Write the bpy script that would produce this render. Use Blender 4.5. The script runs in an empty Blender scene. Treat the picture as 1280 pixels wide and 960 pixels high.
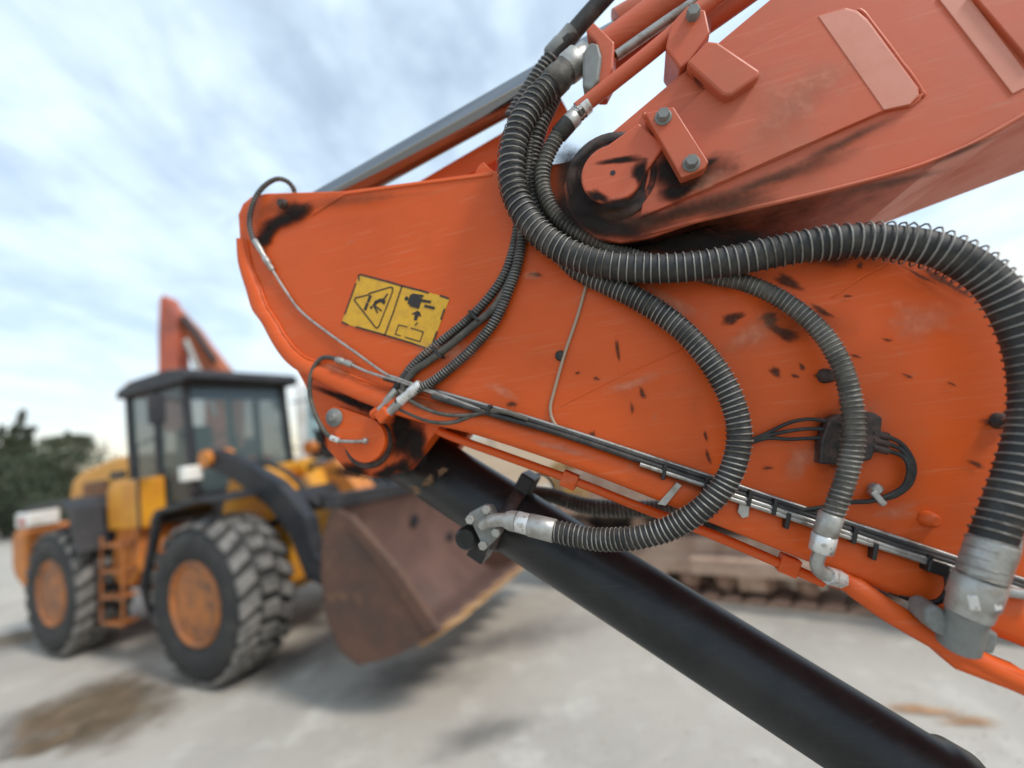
import bpy, math, random
from mathutils import Vector as V, Matrix, noise
random.seed(7)
S = bpy.context.scene
COL = S.collection
PI = math.pi

# ------------------------------------------------------------------ camera
F_PX, PITCH, ROLL, CAM_H = 563.0, .106, -.135, 2.05
_cp, _sp = math.cos(PITCH), math.sin(PITCH)
FW = V((0, _cp, _sp)); _r = V((1, 0, 0)); _u = V((0, -_sp, _cp))
_c, _s = math.cos(ROLL), math.sin(ROLL)
RT = _c*_r + _s*_u; UP = -_s*_r + _c*_u
CO = V((0, 0, CAM_H))
cam = bpy.data.cameras.new('camera'); camo = bpy.data.objects.new('camera', cam); COL.objects.link(camo)
m = Matrix((RT, UP, -FW)).transposed().to_4x4(); m.translation = CO
camo.matrix_world = m
cam.sensor_width = 36; cam.lens = 36*F_PX/1280; cam.clip_start = .05; cam.clip_end = 5000
cam.dof.use_dof = True; cam.dof.focus_distance = .67; cam.dof.aperture_fstop = 1.1
S.camera = camo

# ------------------------------------------------------------------ sky, sun, exposure
SUN_DIR = V((.62, -.42, .78)).normalized()
W = bpy.data.worlds.new('World'); S.world = W; W.use_nodes = True
nt = W.node_tree; nt.nodes.clear()
def nd(t, **k):
    n = nt.nodes.new(t)
    for a, b in k.items(): setattr(n, a, b)
    return n
out = nd('ShaderNodeOutputWorld'); bg = nd('ShaderNodeBackground')
sky = nd('ShaderNodeTexSky', sky_type='NISHITA', sun_disc=False)
sky.sun_elevation = math.asin(SUN_DIR.z); sky.sun_rotation = math.atan2(SUN_DIR.x, SUN_DIR.y)
sky.air_density = 1.0; sky.dust_density = 1.0; sky.ozone_density = .35
tc = nd('ShaderNodeTexCoord'); sep = nd('ShaderNodeSeparateXYZ')
nt.links.new(tc.outputs['Generated'], sep.inputs[0])
den = nd('ShaderNodeMath', operation='ADD'); den.inputs[1].default_value = .24
mx = nd('ShaderNodeMath', operation='MAXIMUM'); mx.inputs[1].default_value = 0
nt.links.new(sep.outputs['Z'], mx.inputs[0]); nt.links.new(mx.outputs[0], den.inputs[0])
dx = nd('ShaderNodeMath', operation='DIVIDE'); dy = nd('ShaderNodeMath', operation='DIVIDE')
nt.links.new(sep.outputs['X'], dx.inputs[0]); nt.links.new(den.outputs[0], dx.inputs[1])
nt.links.new(sep.outputs['Y'], dy.inputs[0]); nt.links.new(den.outputs[0], dy.inputs[1])
cmb = nd('ShaderNodeCombineXYZ'); nt.links.new(dx.outputs[0], cmb.inputs[0]); nt.links.new(dy.outputs[0], cmb.inputs[1])
def cloud(rot, scl, nscale, det, dist, lo, hi, loc=(0, 0, 0), src=None):
    mp = nd('ShaderNodeMapping'); mp.inputs['Rotation'].default_value = (0, 0, rot); mp.inputs['Scale'].default_value = scl
    mp.inputs['Location'].default_value = loc
    nt.links.new(src or cmb.outputs[0], mp.inputs[0])
    n = nd('ShaderNodeTexNoise'); n.inputs['Scale'].default_value = nscale; n.inputs['Detail'].default_value = det
    n.inputs['Roughness'].default_value = .58; n.inputs['Distortion'].default_value = dist
    nt.links.new(mp.outputs[0], n.inputs['Vector'])
    r = nd('ShaderNodeMapRange', interpolation_type='SMOOTHSTEP'); r.inputs[1].default_value = lo; r.inputs[2].default_value = hi
    nt.links.new(n.outputs['Fac'], r.inputs[0]); return r.outputs[0]
c1 = cloud(.62, (1.9, .85, 1), 2.6, 11, .3, .30, .74, (1.3, .4, 0))
c2 = cloud(.35, (1.6, 1.3, 3.2), 1.7, 7, .2, .38, .66, (3.1, .2, 0), tc.outputs['Generated'])
mulc = nd('ShaderNodeMath', operation='MULTIPLY_ADD'); mulc.inputs[1].default_value = .36; 
nt.links.new(c1, mulc.inputs[0])
sc2 = nd('ShaderNodeMath', operation='MULTIPLY'); sc2.inputs[1].default_value = .26; nt.links.new(c2, sc2.inputs[0]); veil = nd('ShaderNodeMath', operation='ADD'); veil.inputs[1].default_value = .35; nt.links.new(sc2.outputs[0], veil.inputs[0]); nt.links.new(veil.outputs[0], mulc.inputs[2])
clp = nd('ShaderNodeMath', operation='MINIMUM'); clp.inputs[1].default_value = .95; nt.links.new(mulc.outputs[0], clp.inputs[0])
# pale layer cloud: white aloft, a little warm low down
hz = nd('ShaderNodeMapRange', interpolation_type='SMOOTHSTEP'); hz.inputs[1].default_value = 0; hz.inputs[2].default_value = .26
nt.links.new(sep.outputs['Z'], hz.inputs[0])
ccol = nd('ShaderNodeMix', data_type='RGBA'); ccol.inputs[6].default_value = (8.4, 7.2, 5.3, 1); ccol.inputs[7].default_value = (6.5, 7.9, 9.0, 1)
nt.links.new(hz.outputs[0], ccol.inputs[0])
mixs = nd('ShaderNodeMix', data_type='RGBA')
nt.links.new(clp.outputs[0], mixs.inputs[0]); nt.links.new(sky.outputs[0], mixs.inputs[6]); nt.links.new(ccol.outputs[2], mixs.inputs[7])
nt.links.new(mixs.outputs[2], bg.inputs[0]); bg.inputs[1].default_value = .15
nt.links.new(bg.outputs[0], out.inputs[0])
sl = bpy.data.lights.new('sun', 'SUN'); so = bpy.data.objects.new('sun', sl); COL.objects.link(so)
sl.energy = 2.5; sl.angle = math.radians(11); sl.color = (1, .95, .88)
so.rotation_euler = (-SUN_DIR).to_track_quat('-Z', 'Y').to_euler()
vs = S.view_settings; vs.view_transform = 'Standard'; vs.look = 'None'; vs.exposure = 0.1; vs.gamma = 1; vs.use_curve_mapping = False

# ------------------------------------------------------------------ pixel helpers
def ray(x, y): return FW + RT*((x-640)/F_PX) - UP*((y-480)/F_PX)
def ground(x, y, z=0):
    d = ray(x, y); return CO + d*((z-CAM_H)/d.z)
def depth(x, y, z): return CO + ray(x, y)*z
YAWS = math.radians(15)
AU = V((math.cos(YAWS), -math.sin(YAWS), 0)); AV = V((0, 0, 1)); AW = AU.cross(AV)
P0 = depth(640, 420, .76); E0 = V((P0.x, P0.y, 0))
def L(x, y, w=0.0):
    d = ray(x, y); t = ((P0-CO).dot(AW) + w)/d.dot(AW); p = CO + d*t - E0
    return V((p.dot(AU), p.z, w))

# ------------------------------------------------------------------ mesh helpers
class MB:
    def __init__(s): s.v = []; s.f = []; s.a = None; s.sm = []
    def add(s, vs, fs, smooth=False):
        o = len(s.v); s.v += [tuple(p) for p in vs]; s.f += [tuple(i+o for i in f) for f in fs]; s.sm += [smooth]*len(fs); return s
    def box(s, c, d, M=None):
        x, y, z = (k/2 for k in d); c = V(c)
        vs = [V((i*x, j*y, k*z)) for i in (-1, 1) for j in (-1, 1) for k in (-1, 1)]
        if M is not None: vs = [M @ p for p in vs]
        return s.add([c+p for p in vs], [(0, 1, 3, 2), (4, 6, 7, 5), (0, 4, 5, 1), (2, 3, 7, 6), (0, 2, 6, 4), (1, 5, 7, 3)])
    def prism(s, poly, fn0, fn1):
        n = len(poly); a = [fn0(p) for p in poly]; b = [fn1(p) for p in poly]
        return s.add(a+b, [tuple(range(n))[::-1], tuple(range(n, 2*n))] + [(i, (i+1) % n, n+(i+1) % n, n+i) for i in range(n)])
    def loft(s, rings, cap=True, smooth=True, closed=True):
        n = len(rings[0]); vs = [p for r in rings for p in r]; fs = []
        for k in range(len(rings)-1):
            for i in range(n if closed else n-1): j = (i+1) % n; fs.append((k*n+i, k*n+j, (k+1)*n+j, (k+1)*n+i))
        s.add(vs, fs, smooth)
        if cap and closed:
            s.add(rings[0], [tuple(range(n))[::-1]]); s.add(rings[-1], [tuple(range(n))])
        return s
    def tube(s, path, rad, sides=12, cap=True):
        path = [V(p) for p in path]; fr = frames(path); rs = []
        for k, (p, (t, a, b)) in enumerate(zip(path, fr)):
            r = rad[k] if isinstance(rad, (list, tuple)) else rad
            rs.append([p + (a*math.cos(2*PI*i/sides) + b*math.sin(2*PI*i/sides))*r for i in range(sides)])
        return s.loft(rs, cap)
    def cyl(s, p, q, r, sides=20, r2=None): return s.tube([p, q], [r, r if r2 is None else r2], sides)
    def lathe(s, p, ax, prof, sides=28):
        # prof: list of (distance along axis, radius)
        ax = V(ax).normalized(); a = ax.orthogonal().normalized(); b = ax.cross(a); p = V(p)
        rs = [[p + ax*d + (a*math.cos(2*PI*i/sides) + b*math.sin(2*PI*i/sides))*r for i in range(sides)] for d, r in prof]
        return s.loft(rs, True)
    def helix(s, path, R, wr, pitch, sides=5, spt=14, loose=None):
        path = [V(p) for p in path]; fr = frames(path); cum = [0]
        for a, b in zip(path, path[1:]): cum.append(cum[-1] + (b-a).length)
        tot = cum[-1]; n = max(2, int(tot/pitch*spt)); pts = []; k = 0
        for i in range(n+1):
            d = tot*i/n
            while k < len(path)-2 and cum[k+1] < d: k += 1
            t = (d-cum[k])/max(1e-9, cum[k+1]-cum[k]); p = path[k].lerp(path[k+1], t)
            a = fr[k][1].lerp(fr[k+1][1], t).normalized(); b = fr[k][2].lerp(fr[k+1][2], t).normalized()
            th = 2*PI*d/pitch + 2.2*noise.noise((d*14, R*900, 0)) + 1.2*noise.noise((d*55, R*300, 4)); pts.append(p + (a*math.cos(th) + b*math.sin(th))*R*(1+.05*noise.noise((d*30, 7, R*500))) * (1 + (loose(d/tot) if loose else 0)))
        return s.tube(pts, wr, sides, True)
    def xf(s, M): s.v = [tuple(M @ V(p)) for p in s.v]; return s
    def mesh(s, name):
        me = bpy.data.meshes.new(name); me.from_pydata(s.v, [], s.f)
        me.polygons.foreach_set('use_smooth', s.sm)
        if s.a is not None:
            at = me.attributes.new('mask', 'FLOAT', 'POINT'); at.data.foreach_set('value', s.a)
        me.update(); return me
    def build(s, name, mat, parent=None, bevel=0, fix=True):
        me = s.mesh(name)
        if fix:
            import bmesh
            bm = bmesh.new(); bm.from_mesh(me); bmesh.ops.recalc_face_normals(bm, faces=bm.faces); bm.to_mesh(me); bm.free()
        me.materials.append(mat); o = bpy.data.objects.new(name, me); COL.objects.link(o)
        if parent is not None: o.parent = parent
        if bevel:
            b = o.modifiers.new('bevel', 'BEVEL'); b.width = bevel; b.segments = 2; b.limit_method = 'ANGLE'; b.angle_limit = .6
        return o
def frames(path):
    n = len(path); ts = []
    for i in range(n): ts.append((path[min(i+1, n-1)] - path[max(i-1, 0)]).normalized())
    a = ts[0].orthogonal().normalized(); fr = []
    for t in ts:
        a = (a - t*a.dot(t)); a = a.normalized() if a.length > 1e-6 else t.orthogonal().normalized()
        fr.append((t, a.copy(), t.cross(a)))
    return fr
def spline(pts, step=6):
    pts = [V(p) for p in pts]; o = []
    for i in range(len(pts)-1):
        p0 = pts[max(i-1, 0)]; p1 = pts[i]; p2 = pts[i+1]; p3 = pts[min(i+2, len(pts)-1)]
        for k in range(step):
            t = k/step
            o.append(.5*((2*p1) + (p2-p0)*t + (2*p0-5*p1+4*p2-p3)*t*t + (-p0+3*p1-3*p2+p3)*t**3))
    o.append(pts[-1]); return o
def tag(o, label=None, cat=None, group=None, kind=None):
    for k, v in (('label', label), ('category', cat), ('group', group), ('kind', kind)):
        if v: o[k] = v
    return o
def empty(name, loc, rz=0):
    o = bpy.data.objects.new(name, None); COL.objects.link(o); o.location = loc; o.rotation_euler = (0, 0, rz); o.empty_display_size = .2; return o

# ------------------------------------------------------------------ materials
def mat(name, col, rough=.5, metal=0, c2=None, ns=8, lo=.4, hi=.65, det=6, bump=0, bs=60, c3=None, n3=25, lo3=.6, hi3=.7, coat=0, spec=.5, rough2=None, bdist=.002):
    m = bpy.data.materials.new(name); m.use_nodes = True; t = m.node_tree; b = t.nodes['Principled BSDF']
    b.inputs['Base Color'].default_value = (*col, 1); b.inputs['Roughness'].default_value = rough; b.inputs['Metallic'].default_value = metal
    b.inputs['Coat Weight'].default_value = coat; b.inputs['Coat Roughness'].default_value = .15; b.inputs['Specular IOR Level'].default_value = spec
    co = t.nodes.new('ShaderNodeTexCoord')
    def ns_(sc, d, a, z):
        n = t.nodes.new('ShaderNodeTexNoise'); n.inputs['Scale'].default_value = sc; n.inputs['Detail'].default_value = d; n.inputs['Roughness'].default_value = .65
        t.links.new(co.outputs['Object'], n.inputs['Vector'])
        r = t.nodes.new('ShaderNodeMapRange'); r.interpolation_type = 'SMOOTHSTEP'; r.inputs[1].default_value = a; r.inputs[2].default_value = z
        t.links.new(n.outputs['Fac'], r.inputs[0]); return r.outputs[0]
    last = None
    if c2:
        f = ns_(ns, det, lo, hi); x = t.nodes.new('ShaderNodeMix'); x.data_type = 'RGBA'
        x.inputs[6].default_value = (*col, 1); x.inputs[7].default_value = (*c2, 1); t.links.new(f, x.inputs[0]); last = x.outputs[2]
        if rough2 is not None:
            y = t.nodes.new('ShaderNodeMapRange'); y.inputs[3].default_value = rough; y.inputs[4].default_value = rough2
            t.links.new(f, y.inputs[0]); t.links.new(y.outputs[0], b.inputs['Roughness'])
    if c3:
        f = ns_(n3, 8, lo3, hi3); x = t.nodes.new('ShaderNodeMix'); x.data_type = 'RGBA'
        x.inputs[6].default_value = (*col, 1); x.inputs[7].default_value = (*c3, 1); t.links.new(f, x.inputs[0])
        if last: t.links.new(last, x.inputs[6])
        last = x.outputs[2]
    if last: t.links.new(last, b.inputs['Base Color'])
    if bump:
        n = t.nodes.new('ShaderNodeTexNoise'); n.inputs['Scale'].default_value = bs; n.inputs['Detail'].default_value = 6
        t.links.new(co.outputs['Object'], n.inputs['Vector'])
        bp = t.nodes.new('ShaderNodeBump'); bp.inputs['Strength'].default_value = bump; bp.inputs['Distance'].default_value = bdist
        t.links.new(n.outputs['Fac'], bp.inputs['Height']); t.links.new(bp.outputs[0], b.inputs['Normal'])
    return m
def soft(name, col, rough=.8, ns=60, k=3.0, thr=.5, amax=1.0):
    """material whose own outline fades with the 'mask' attribute and noise (dirt, chips, grease, painted shade)"""
    m = mat(name, col, rough, c2=tuple(c*1.9 for c in col), ns=ns*1.7, lo=.4, hi=.8, spec=.12)
    t = m.node_tree; b = t.nodes['Principled BSDF']
    at = t.nodes.new('ShaderNodeAttribute'); at.attribute_name = 'mask'
    co = t.nodes.new('ShaderNodeTexCoord'); n = t.nodes.new('ShaderNodeTexNoise'); n.inputs['Scale'].default_value = ns; n.inputs['Detail'].default_value = 7; n.inputs['Roughness'].default_value = .7
    t.links.new(co.outputs['Object'], n.inputs['Vector'])
    a = t.nodes.new('ShaderNodeMath'); a.operation = 'ADD'; t.links.new(at.outputs['Fac'], a.inputs[0]); t.links.new(n.outputs['Fac'], a.inputs[1])
    r = t.nodes.new('ShaderNodeMapRange'); r.interpolation_type = 'SMOOTHSTEP'; r.inputs[1].default_value = .5+thr-.5/k; r.inputs[2].default_value = .5+thr+.5/k; r.inputs[4].default_value = amax
    t.links.new(a.outputs[0], r.inputs[0]); t.links.new(r.outputs[0], b.inputs['Alpha']); return m
OR = (.60, .086, .008)
M = {}
M['orange'] = mat('orange_paint', OR, .45, c2=(.55, .082, .011), ns=5, lo=.42, hi=.7, c3=(.33, .16, .09), n3=16, lo3=.62, hi3=.82, bump=.12, bs=35, rough2=.6, spec=.35)
M['orange_faded'] = mat('faded_orange_paint', (.50, .098, .040), .42, c2=(.43, .105, .052), ns=6, lo=.4, hi=.7, c3=(.36, .17, .11), n3=12, lo3=.62, hi3=.85, bump=.12, bs=40, rough2=.62, spec=.4)
def streaks(m, col, rot, amt, sx=7, sy=150, lo=.55, hi=.75):
    t = m.node_tree; b = t.nodes['Principled BSDF']; co = t.nodes.new('ShaderNodeTexCoord'); mp = t.nodes.new('ShaderNodeMapping')
    mp.inputs['Rotation'].default_value = (0, 0, rot); mp.inputs['Scale'].default_value = (sx, sy, 20); t.links.new(co.outputs['Object'], mp.inputs[0])
    n = t.nodes.new('ShaderNodeTexNoise'); n.inputs['Scale'].default_value = 1; n.inputs['Detail'].default_value = 9; n.inputs['Roughness'].default_value = .7; t.links.new(mp.outputs[0], n.inputs['Vector'])
    r = t.nodes.new('ShaderNodeMapRange'); r.inputs[1].default_value = lo; r.inputs[2].default_value = hi; r.inputs[4].default_value = amt; t.links.new(n.outputs['Fac'], r.inputs[0])
    x = t.nodes.new('ShaderNodeMix'); x.data_type = 'RGBA'; x.inputs[7].default_value = (*col, 1); t.links.new(r.outputs[0], x.inputs[0])
    src = b.inputs['Base Color'].links[0].from_socket; t.links.new(src, x.inputs[6]); t.links.new(x.outputs[2], b.inputs['Base Color'])
for k_ in ('orange', 'orange_faded'):
    streaks(M[k_], (.62, .27, .16), .55, .35); streaks(M[k_], (.20, .05, .02), .45, .45, 9, 90, .62, .8); streaks(M[k_], (.42, .20, .11), -1.45, .30, 3, 45, .56, .8)
M['pale_patch'] = mat('pale_pink_paint', (.58, .22, .15), .4, c2=(.55, .20, .13), ns=20, bump=.08)  # paler and pinker than the boom paint around it
M['black_paint'] = mat('black_paint', (.012, .013, .014), .38, c2=(.022, .022, .022), ns=9, c3=(.06, .048, .036), n3=14, lo3=.6, hi3=.85, spec=.35, bump=.1, bs=90)
streaks(M['black_paint'], (.10, .095, .085), .62, .30, 5, 120, .58, .8); streaks(M['black_paint'], (.14, .11, .08), -1.2, .25, 14, 60, .64, .8)
M['rubber'] = mat('hose_rubber', (.018, .018, .018), .62, c2=(.055, .05, .043), ns=30, lo=.45, hi=.7, bump=.15, bs=300)
M['rubber_dusty'] = mat('dusty_hose_rubber', (.05, .047, .04), .65, c2=(.12, .105, .085), ns=40, lo=.4, hi=.7, bump=.2, bs=300)
M['spring'] = mat('spring_wire', (.28, .27, .25), .5, .5, c2=(.11, .10, .085), ns=22, lo=.42, hi=.62)
M['zinc'] = mat('zinc_fitting', (.40, .40, .38), .42, .55, c2=(.27, .25, .22), ns=45, lo=.4, hi=.7, bump=.2, bs=150)
M['zinc_lt'] = mat('bright_zinc_band', (.66, .66, .64), .35, .5, c2=(.35, .33, .3), ns=120, lo=.5, hi=.65)
M['grey_paint'] = mat('grey_primer', (.19, .20, .19), .5, c2=(.15, .15, .14), ns=30, bump=.1)
M['steel'] = mat('dull_steel_tube', (.36, .35, .33), .4, .6, c2=(.2, .17, .14), ns=50, lo=.45, hi=.7)
M['chrome'] = mat('chrome_rod', (.24, .245, .255), .12, 1.0)
M['plastic'] = mat('black_plastic', (.012, .012, .012), .5)
M['brown_block'] = mat('greasy_brown_block', (.06, .035, .028), .6, c2=(.015, .012, .012), ns=60, bump=.3, bs=120)
M['yellow_label'] = mat('yellow_label', (.64, .35, .016), .5, c2=(.55, .29, .02), ns=60, c3=(.5, .2, .05), n3=55, lo3=.72, hi3=.8)
M['label_black'] = mat('label_print', (.018, .012, .010), .5)
M['chip'] = soft('chipped_paint', (.075, .03, .02), .8, 42, 1.6, .5, .85)
M['grease'] = soft('grease_and_shade', (.010, .0065, .005), .55, 22, 1.2, .36, .96)  # real grease, and shade painted under and beside parts
M['grime'] = soft('brown_grime', (.045, .022, .014), .8, 30, .9, .45, .8)
M['grime_lt'] = soft('thin_grime', (.07, .03, .017), .85, 26, .8, .62, .55)
M['scuff'] = soft('pale_scuff', (.40, .21, .14), .7, 45, 1.4, .62, .34)

# ================================================================== SETTING
gm = mat('concrete_ground', (.42, .38, .325), .85, c2=(.32, .29, .25), ns=.55, lo=.38, hi=.66, det=10, c3=(.52, .485, .42), n3=2.2, lo3=.45, hi3=.75, bump=.7, bs=9, bdist=.012)
t_ = gm.node_tree
mb = MB(); R_ = 3000
ring = [(R_*math.cos(a*PI/16), R_*math.sin(a*PI/16), 0) for a in range(32)]
mb.add([(0, 0, 0)] + ring, [(0, i+1, (i+1) % 32+1) for i in range(32)])
# far ground is tan dirt, the yard concrete
tag(mb.build('dirt_ground', mat('tan_dirt', (.37, .25, .15), .95, c2=(.27, .19, .11), ns=.15, bump=.5, bs=3, bdist=.02), fix=False), kind='structure')
mb = MB(); yard = [(-60, -30), (40, -30), (40, 9.5), (14, 12), (4, 13.5), (-3, 20), (-14, 26), (-60, 30)]
mb.add([(x, y, .004) for x, y in yard], [tuple(range(len(yard)))])
tag(mb.build('concrete_yard', gm, fix=False), kind='structure')
def blot(mb, P, seed, n=22, rings=5):
    """P(r,a)->point ; irregular patch with mask falling to 0 at the rim"""
    rnd = random.Random(seed); ph = [rnd.uniform(0, 6.28) for _ in range(4)]
    vs = [P(0, 0)]; at = [1.0]
    for k in range(1, rings+1):
        for i in range(n):
            a = 2*PI*i/n; q = 1 + .22*math.sin(2*a+ph[0]) + .14*math.sin(3*a+ph[1]) + .09*math.sin(5*a+ph[2])
            vs.append(P(q*k/rings, a)); at.append(1 - k/rings)
    fs = [(0, 1+i, 1+(i+1) % n) for i in range(n)]
    for k in range(rings-1):
        for i in range(n): j = (i+1) % n; o = 1+k*n; fs.append((o+i, o+n+i, o+n+j, o+j))
    mb.add(vs, fs); mb.a = (mb.a or []) + at
def ground_stain(name, lst, mtl, z):
    mb = MB()
    for k, (x, y, rx, ry, an) in enumerate(lst):
        c = ground(x, y)
        def P(r, a, c=c, rx=rx, ry=ry, an=an, k=k):
            px = rx*r*math.cos(a); py = ry*r*math.sin(a)
            return (c.x + px*math.cos(an)-py*math.sin(an), c.y + px*math.sin(an)+py*math.cos(an), z+.0007*k)
        blot(mb, P, 11+k*7)
    return tag(mb.build(name, mtl, fix=False), kind='structure')
ground_stain('mud_stain', [(110, 888, 1.0, .9, .2), (10, 800, 1.3, .7, .1), (60, 930, .35, .25, .5)], soft('wet_mud', (.15, .11, .072), .12, 3, 1.3, .36, .88), .008)
ground_stain('stain_and_shade', [(500, 850, .8, .6, .4), (640, 800, 1.2, .55, .2), (330, 830, 1.2, .8, .3), (120, 790, 1.6, .6, .1), (600, 920, .5, .3, .2)], soft('stained_shaded_concrete', (.17, .16, .15), .7, 2.5, .9, .6, .55), .012)  # dark stains; the patch below the loader bucket is its painted shadow
ground_stain('rust_dirt_stain', [(1150, 890, .28, .10, -.3), (1215, 905, .2, .08, -.2)], soft('orange_dirt', (.36, .19, .09), .9, 6, 1.3, .5, .7), .016)
rnd = random.Random(3); mb = MB()
for k in range(900):
    p = ground(rnd.uniform(300, 1280), rnd.uniform(720, 955)); s_ = rnd.uniform(.003, .010)
    q = [V((rnd.uniform(-1, 1)*s_, rnd.uniform(-1, 1)*s_, 0)) for _ in range(3)]
    b = V((p.x, p.y, .003)); vs = [b+V((s_, 0, 0)), b+V((-.4*s_, s_*.9, 0)), b+V((-.7*s_, -.8*s_, 0)), b+V((0, 0, s_*.9))]
    mb.add(vs, [(0, 1, 3), (1, 2, 3), (2, 0, 3), (0, 2, 1)])
tag(mb.build('grit', mat('grit', (.28, .2, .14), .9, c2=(.15, .13, .11), ns=3)), 'scattered small stones and dirt crumbs on the concrete', 'grit', kind='stuff')

# low hills far off
mb = MB(); n = 60; pts = []
for i in range(n+1):
    x = -420 + 900*i/n; hgt = 9 + 7*noise.noise((x*.012, 3, 0)) + 3*noise.noise((x*.05, 1, 0)); pts.append((x, hgt))
mb.add([(x, 430, -1) for x, h_ in pts] + [(x, 470, h_) for x, h_ in pts] + [(x, 560, -1) for x, h_ in pts],
       [(i, i+1, n+2+i, n+1+i) for i in range(n)] + [(n+1+i, n+2+i, 2*n+3+i, 2*n+2+i) for i in range(n)], True)
tag(mb.build('hills', mat('far_hills', (.30, .33, .30), .95, c2=(.40, .36, .28), ns=.02), fix=True), kind='structure')
def pylon(x, y, hgt, label):
    r = empty('power_pole', (x, y, 0)); tag(r, label, 'power pole', 'power poles beyond the yard')
    dk = M_pole
    MB().tube([(0, 0, -.1), (0, 0, hgt)], [.16, .1], 8).build('pole', dk, r)
    MB().box((0, 0, hgt-.7), (2.4, .12, .14)).build('cross_arm', dk, r)
M_pole = mat('pole_grey', (.16, .15, .14), .9)
for i, px in enumerate((616, 634)):
    p = depth(px, 565, 62+i*20); pylon(p.x, p.y, 8.5, ['thin grey power pole beyond the yard, seen through the slit beneath the orange stick', 'more distant power pole seen through the slit, beside the nearer pole'][i])

# ------------------------------------------------------------------ trees at the left
leafm = mat('dark_foliage', (.045, .062, .035), .8, c2=(.075, .085, .045), ns=1.2)
barkm = mat('bark', (.09, .065, .045), .9, bump=.4, bs=12)
def tree(x, y, h, wid, shape, label, seed, n=9000):
    r = empty('conifer_tree' if shape == 'spire' else 'broad_tree', (x, y, 0)); tag(r, label, 'tree', 'trees behind the wheel loader')
    rnd = random.Random(seed)
    t = MB().tube([(0, 0, -.1), (.05, 0, h*.4), (0, .05, h*.9)], [wid*.09, wid*.06, .02], 8); 
    for k in range(9):
        a = rnd.uniform(0, 6.28); z = h*rnd.uniform(.2, .7); l = wid*rnd.uniform(.3, .6)
        t.tube([(0, 0, z), (l*.5*math.cos(a), l*.5*math.sin(a), z+.25*l), (l*math.cos(a), l*math.sin(a), z+.7*l)], [.05, .035, .01], 5)
    t.build('trunk', barkm, r)
    mb = MB(); cl = []
    for k in range(70):
        z = rnd.random(); 
        if shape == 'spire': rr = wid*(1-z)**.9*(.9 if z > .08 else .6)
        else: rr = wid*math.sqrt(max(0, 1-(2*z-.85)**2*.95))
        a = rnd.uniform(0, 6.28); q = rr*math.sqrt(rnd.random())
        cl.append((q*math.cos(a), q*math.sin(a), h*(.10+.88*z), (.42+.3*rnd.random())*max(.22, rr)*.7))
    for k in range(n):
        cx, cy, cz, cr = rnd.choice(cl); d = V((rnd.gauss(0, 1), rnd.gauss(0, 1), rnd.gauss(0, 1.1))).normalized()*cr*rnd.random()**.4
        p = V((cx, cy, min(cz, h)))+d; s_ = rnd.uniform(.05, .13); a = V((rnd.gauss(0, 1), rnd.gauss(0, 1), rnd.gauss(0, .7))).normalized(); b = a.orthogonal().normalized()
        if p.z < .15: p.z = .15
        mb.add([p-a*s_, p+b*s_*.5, p+a*s_, p-b*s_*.5], [(0, 1, 2, 3)])
    mb.build('crown', leafm, r, fix=False)
for px, top, z, wid, sh, lab in ((2, 530, 26, 1.5, 'spire', 'dark conifer at the end of the tree row, reddish haze at its tip'), (28, 508, 25, 2.0, 'spire', 'tallest pointed dark green tree behind the wheel loader'),
                                 (84, 538, 24, 2.2, 'broad', 'rounded bushy dark tree next to the loader engine hood'), (55, 590, 27, 2.4, 'broad', 'low dark tree filling the gap between pointed and rounded trees'),
                                 (-45, 520, 27, 2.6, 'broad', 'wide dark tree outside the row by the conifer'), (118, 600, 27, 2.0, 'broad', 'low tree half hidden behind the loader engine hood')):
    p = depth(px, top, z); tree(p.x, p.y, max(2.5, p.z), wid, sh, lab, int(px*13+top))

# ================================================================== EXCAVATOR ARM (near)
EX = bpy.data.objects.new('excavator', None); COL.objects.link(EX); EX.empty_display_size = .2
mw = Matrix((AU, AV, AW)).transposed().to_4x4(); mw.translation = E0; EX.matrix_world = mw
tag(EX, 'orange excavator boom and stick with ribbed hydraulic hoses and black bucket cylinder', 'excavator')
WID = .27
def poly(pts, w): return [L(x, y, w) for x, y in pts]
def plate(name, pts, w0, w1, mt, parent, bevel=.003, extra=()):
    """outline traced in the plane w1, given thickness to w0"""
    P = [L(x, y, w1) for x, y in pts] + list(extra)
    return MB().prism(P, lambda p: V((p.x, p.y, w0)), lambda p: V((p.x, p.y, w1))).build(name, mt, parent, bevel)
# ---- stick
up = [(299, 300), (297, 268), (303, 254), (314, 245), (332, 241), (430, 238), (520, 226), (615, 213), (700, 203), (735, 196), (790, 205), (850, 262), (900, 292), (1000, 309), (1100, 308), (1165, 320), (1230, 356), (1290, 405)]
rim_o = [(299, 300), (301, 330), (311, 365), (318, 388), (330, 405), (347, 436), (368, 460), (410, 482), (460, 505), (520, 526), (590, 542), (700, 578), (800, 616), (886, 652), (1017, 704), (1150, 757), (1290, 812)]
rim_i = [(309, 300), (314, 330), (326, 360), (334, 382), (345, 399), (360, 424), (380, 445), (412, 458), (462, 478), (515, 494), (590, 508), (700, 542), (800, 576), (886, 605), (1017, 650), (1150, 697), (1290, 748)]
T0 = L(1290, 405); B0 = L(1290, 812); ax = (B0 - L(886, 652)).normalized()
tipc = (T0+B0)/2 + ax*1.0; nrm = V((-ax.y, ax.x, 0))
tip = [T0 + ax*.25, tipc + nrm*.11 - ax*.05, tipc + nrm*.05 + ax*.08, tipc - nrm*.05 + ax*.08, tipc - nrm*.10 - ax*.05, B0 + ax*.3]
P = [L(x, y) for x, y in up] + tip + [L(x, y) for x, y in rim_o[::-1][:-1]]
stick = MB().prism(P, lambda p: V((p.x, p.y, -WID)), lambda p: V((p.x, p.y, 0))).build('stick', M['orange'], EX, .004)
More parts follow.
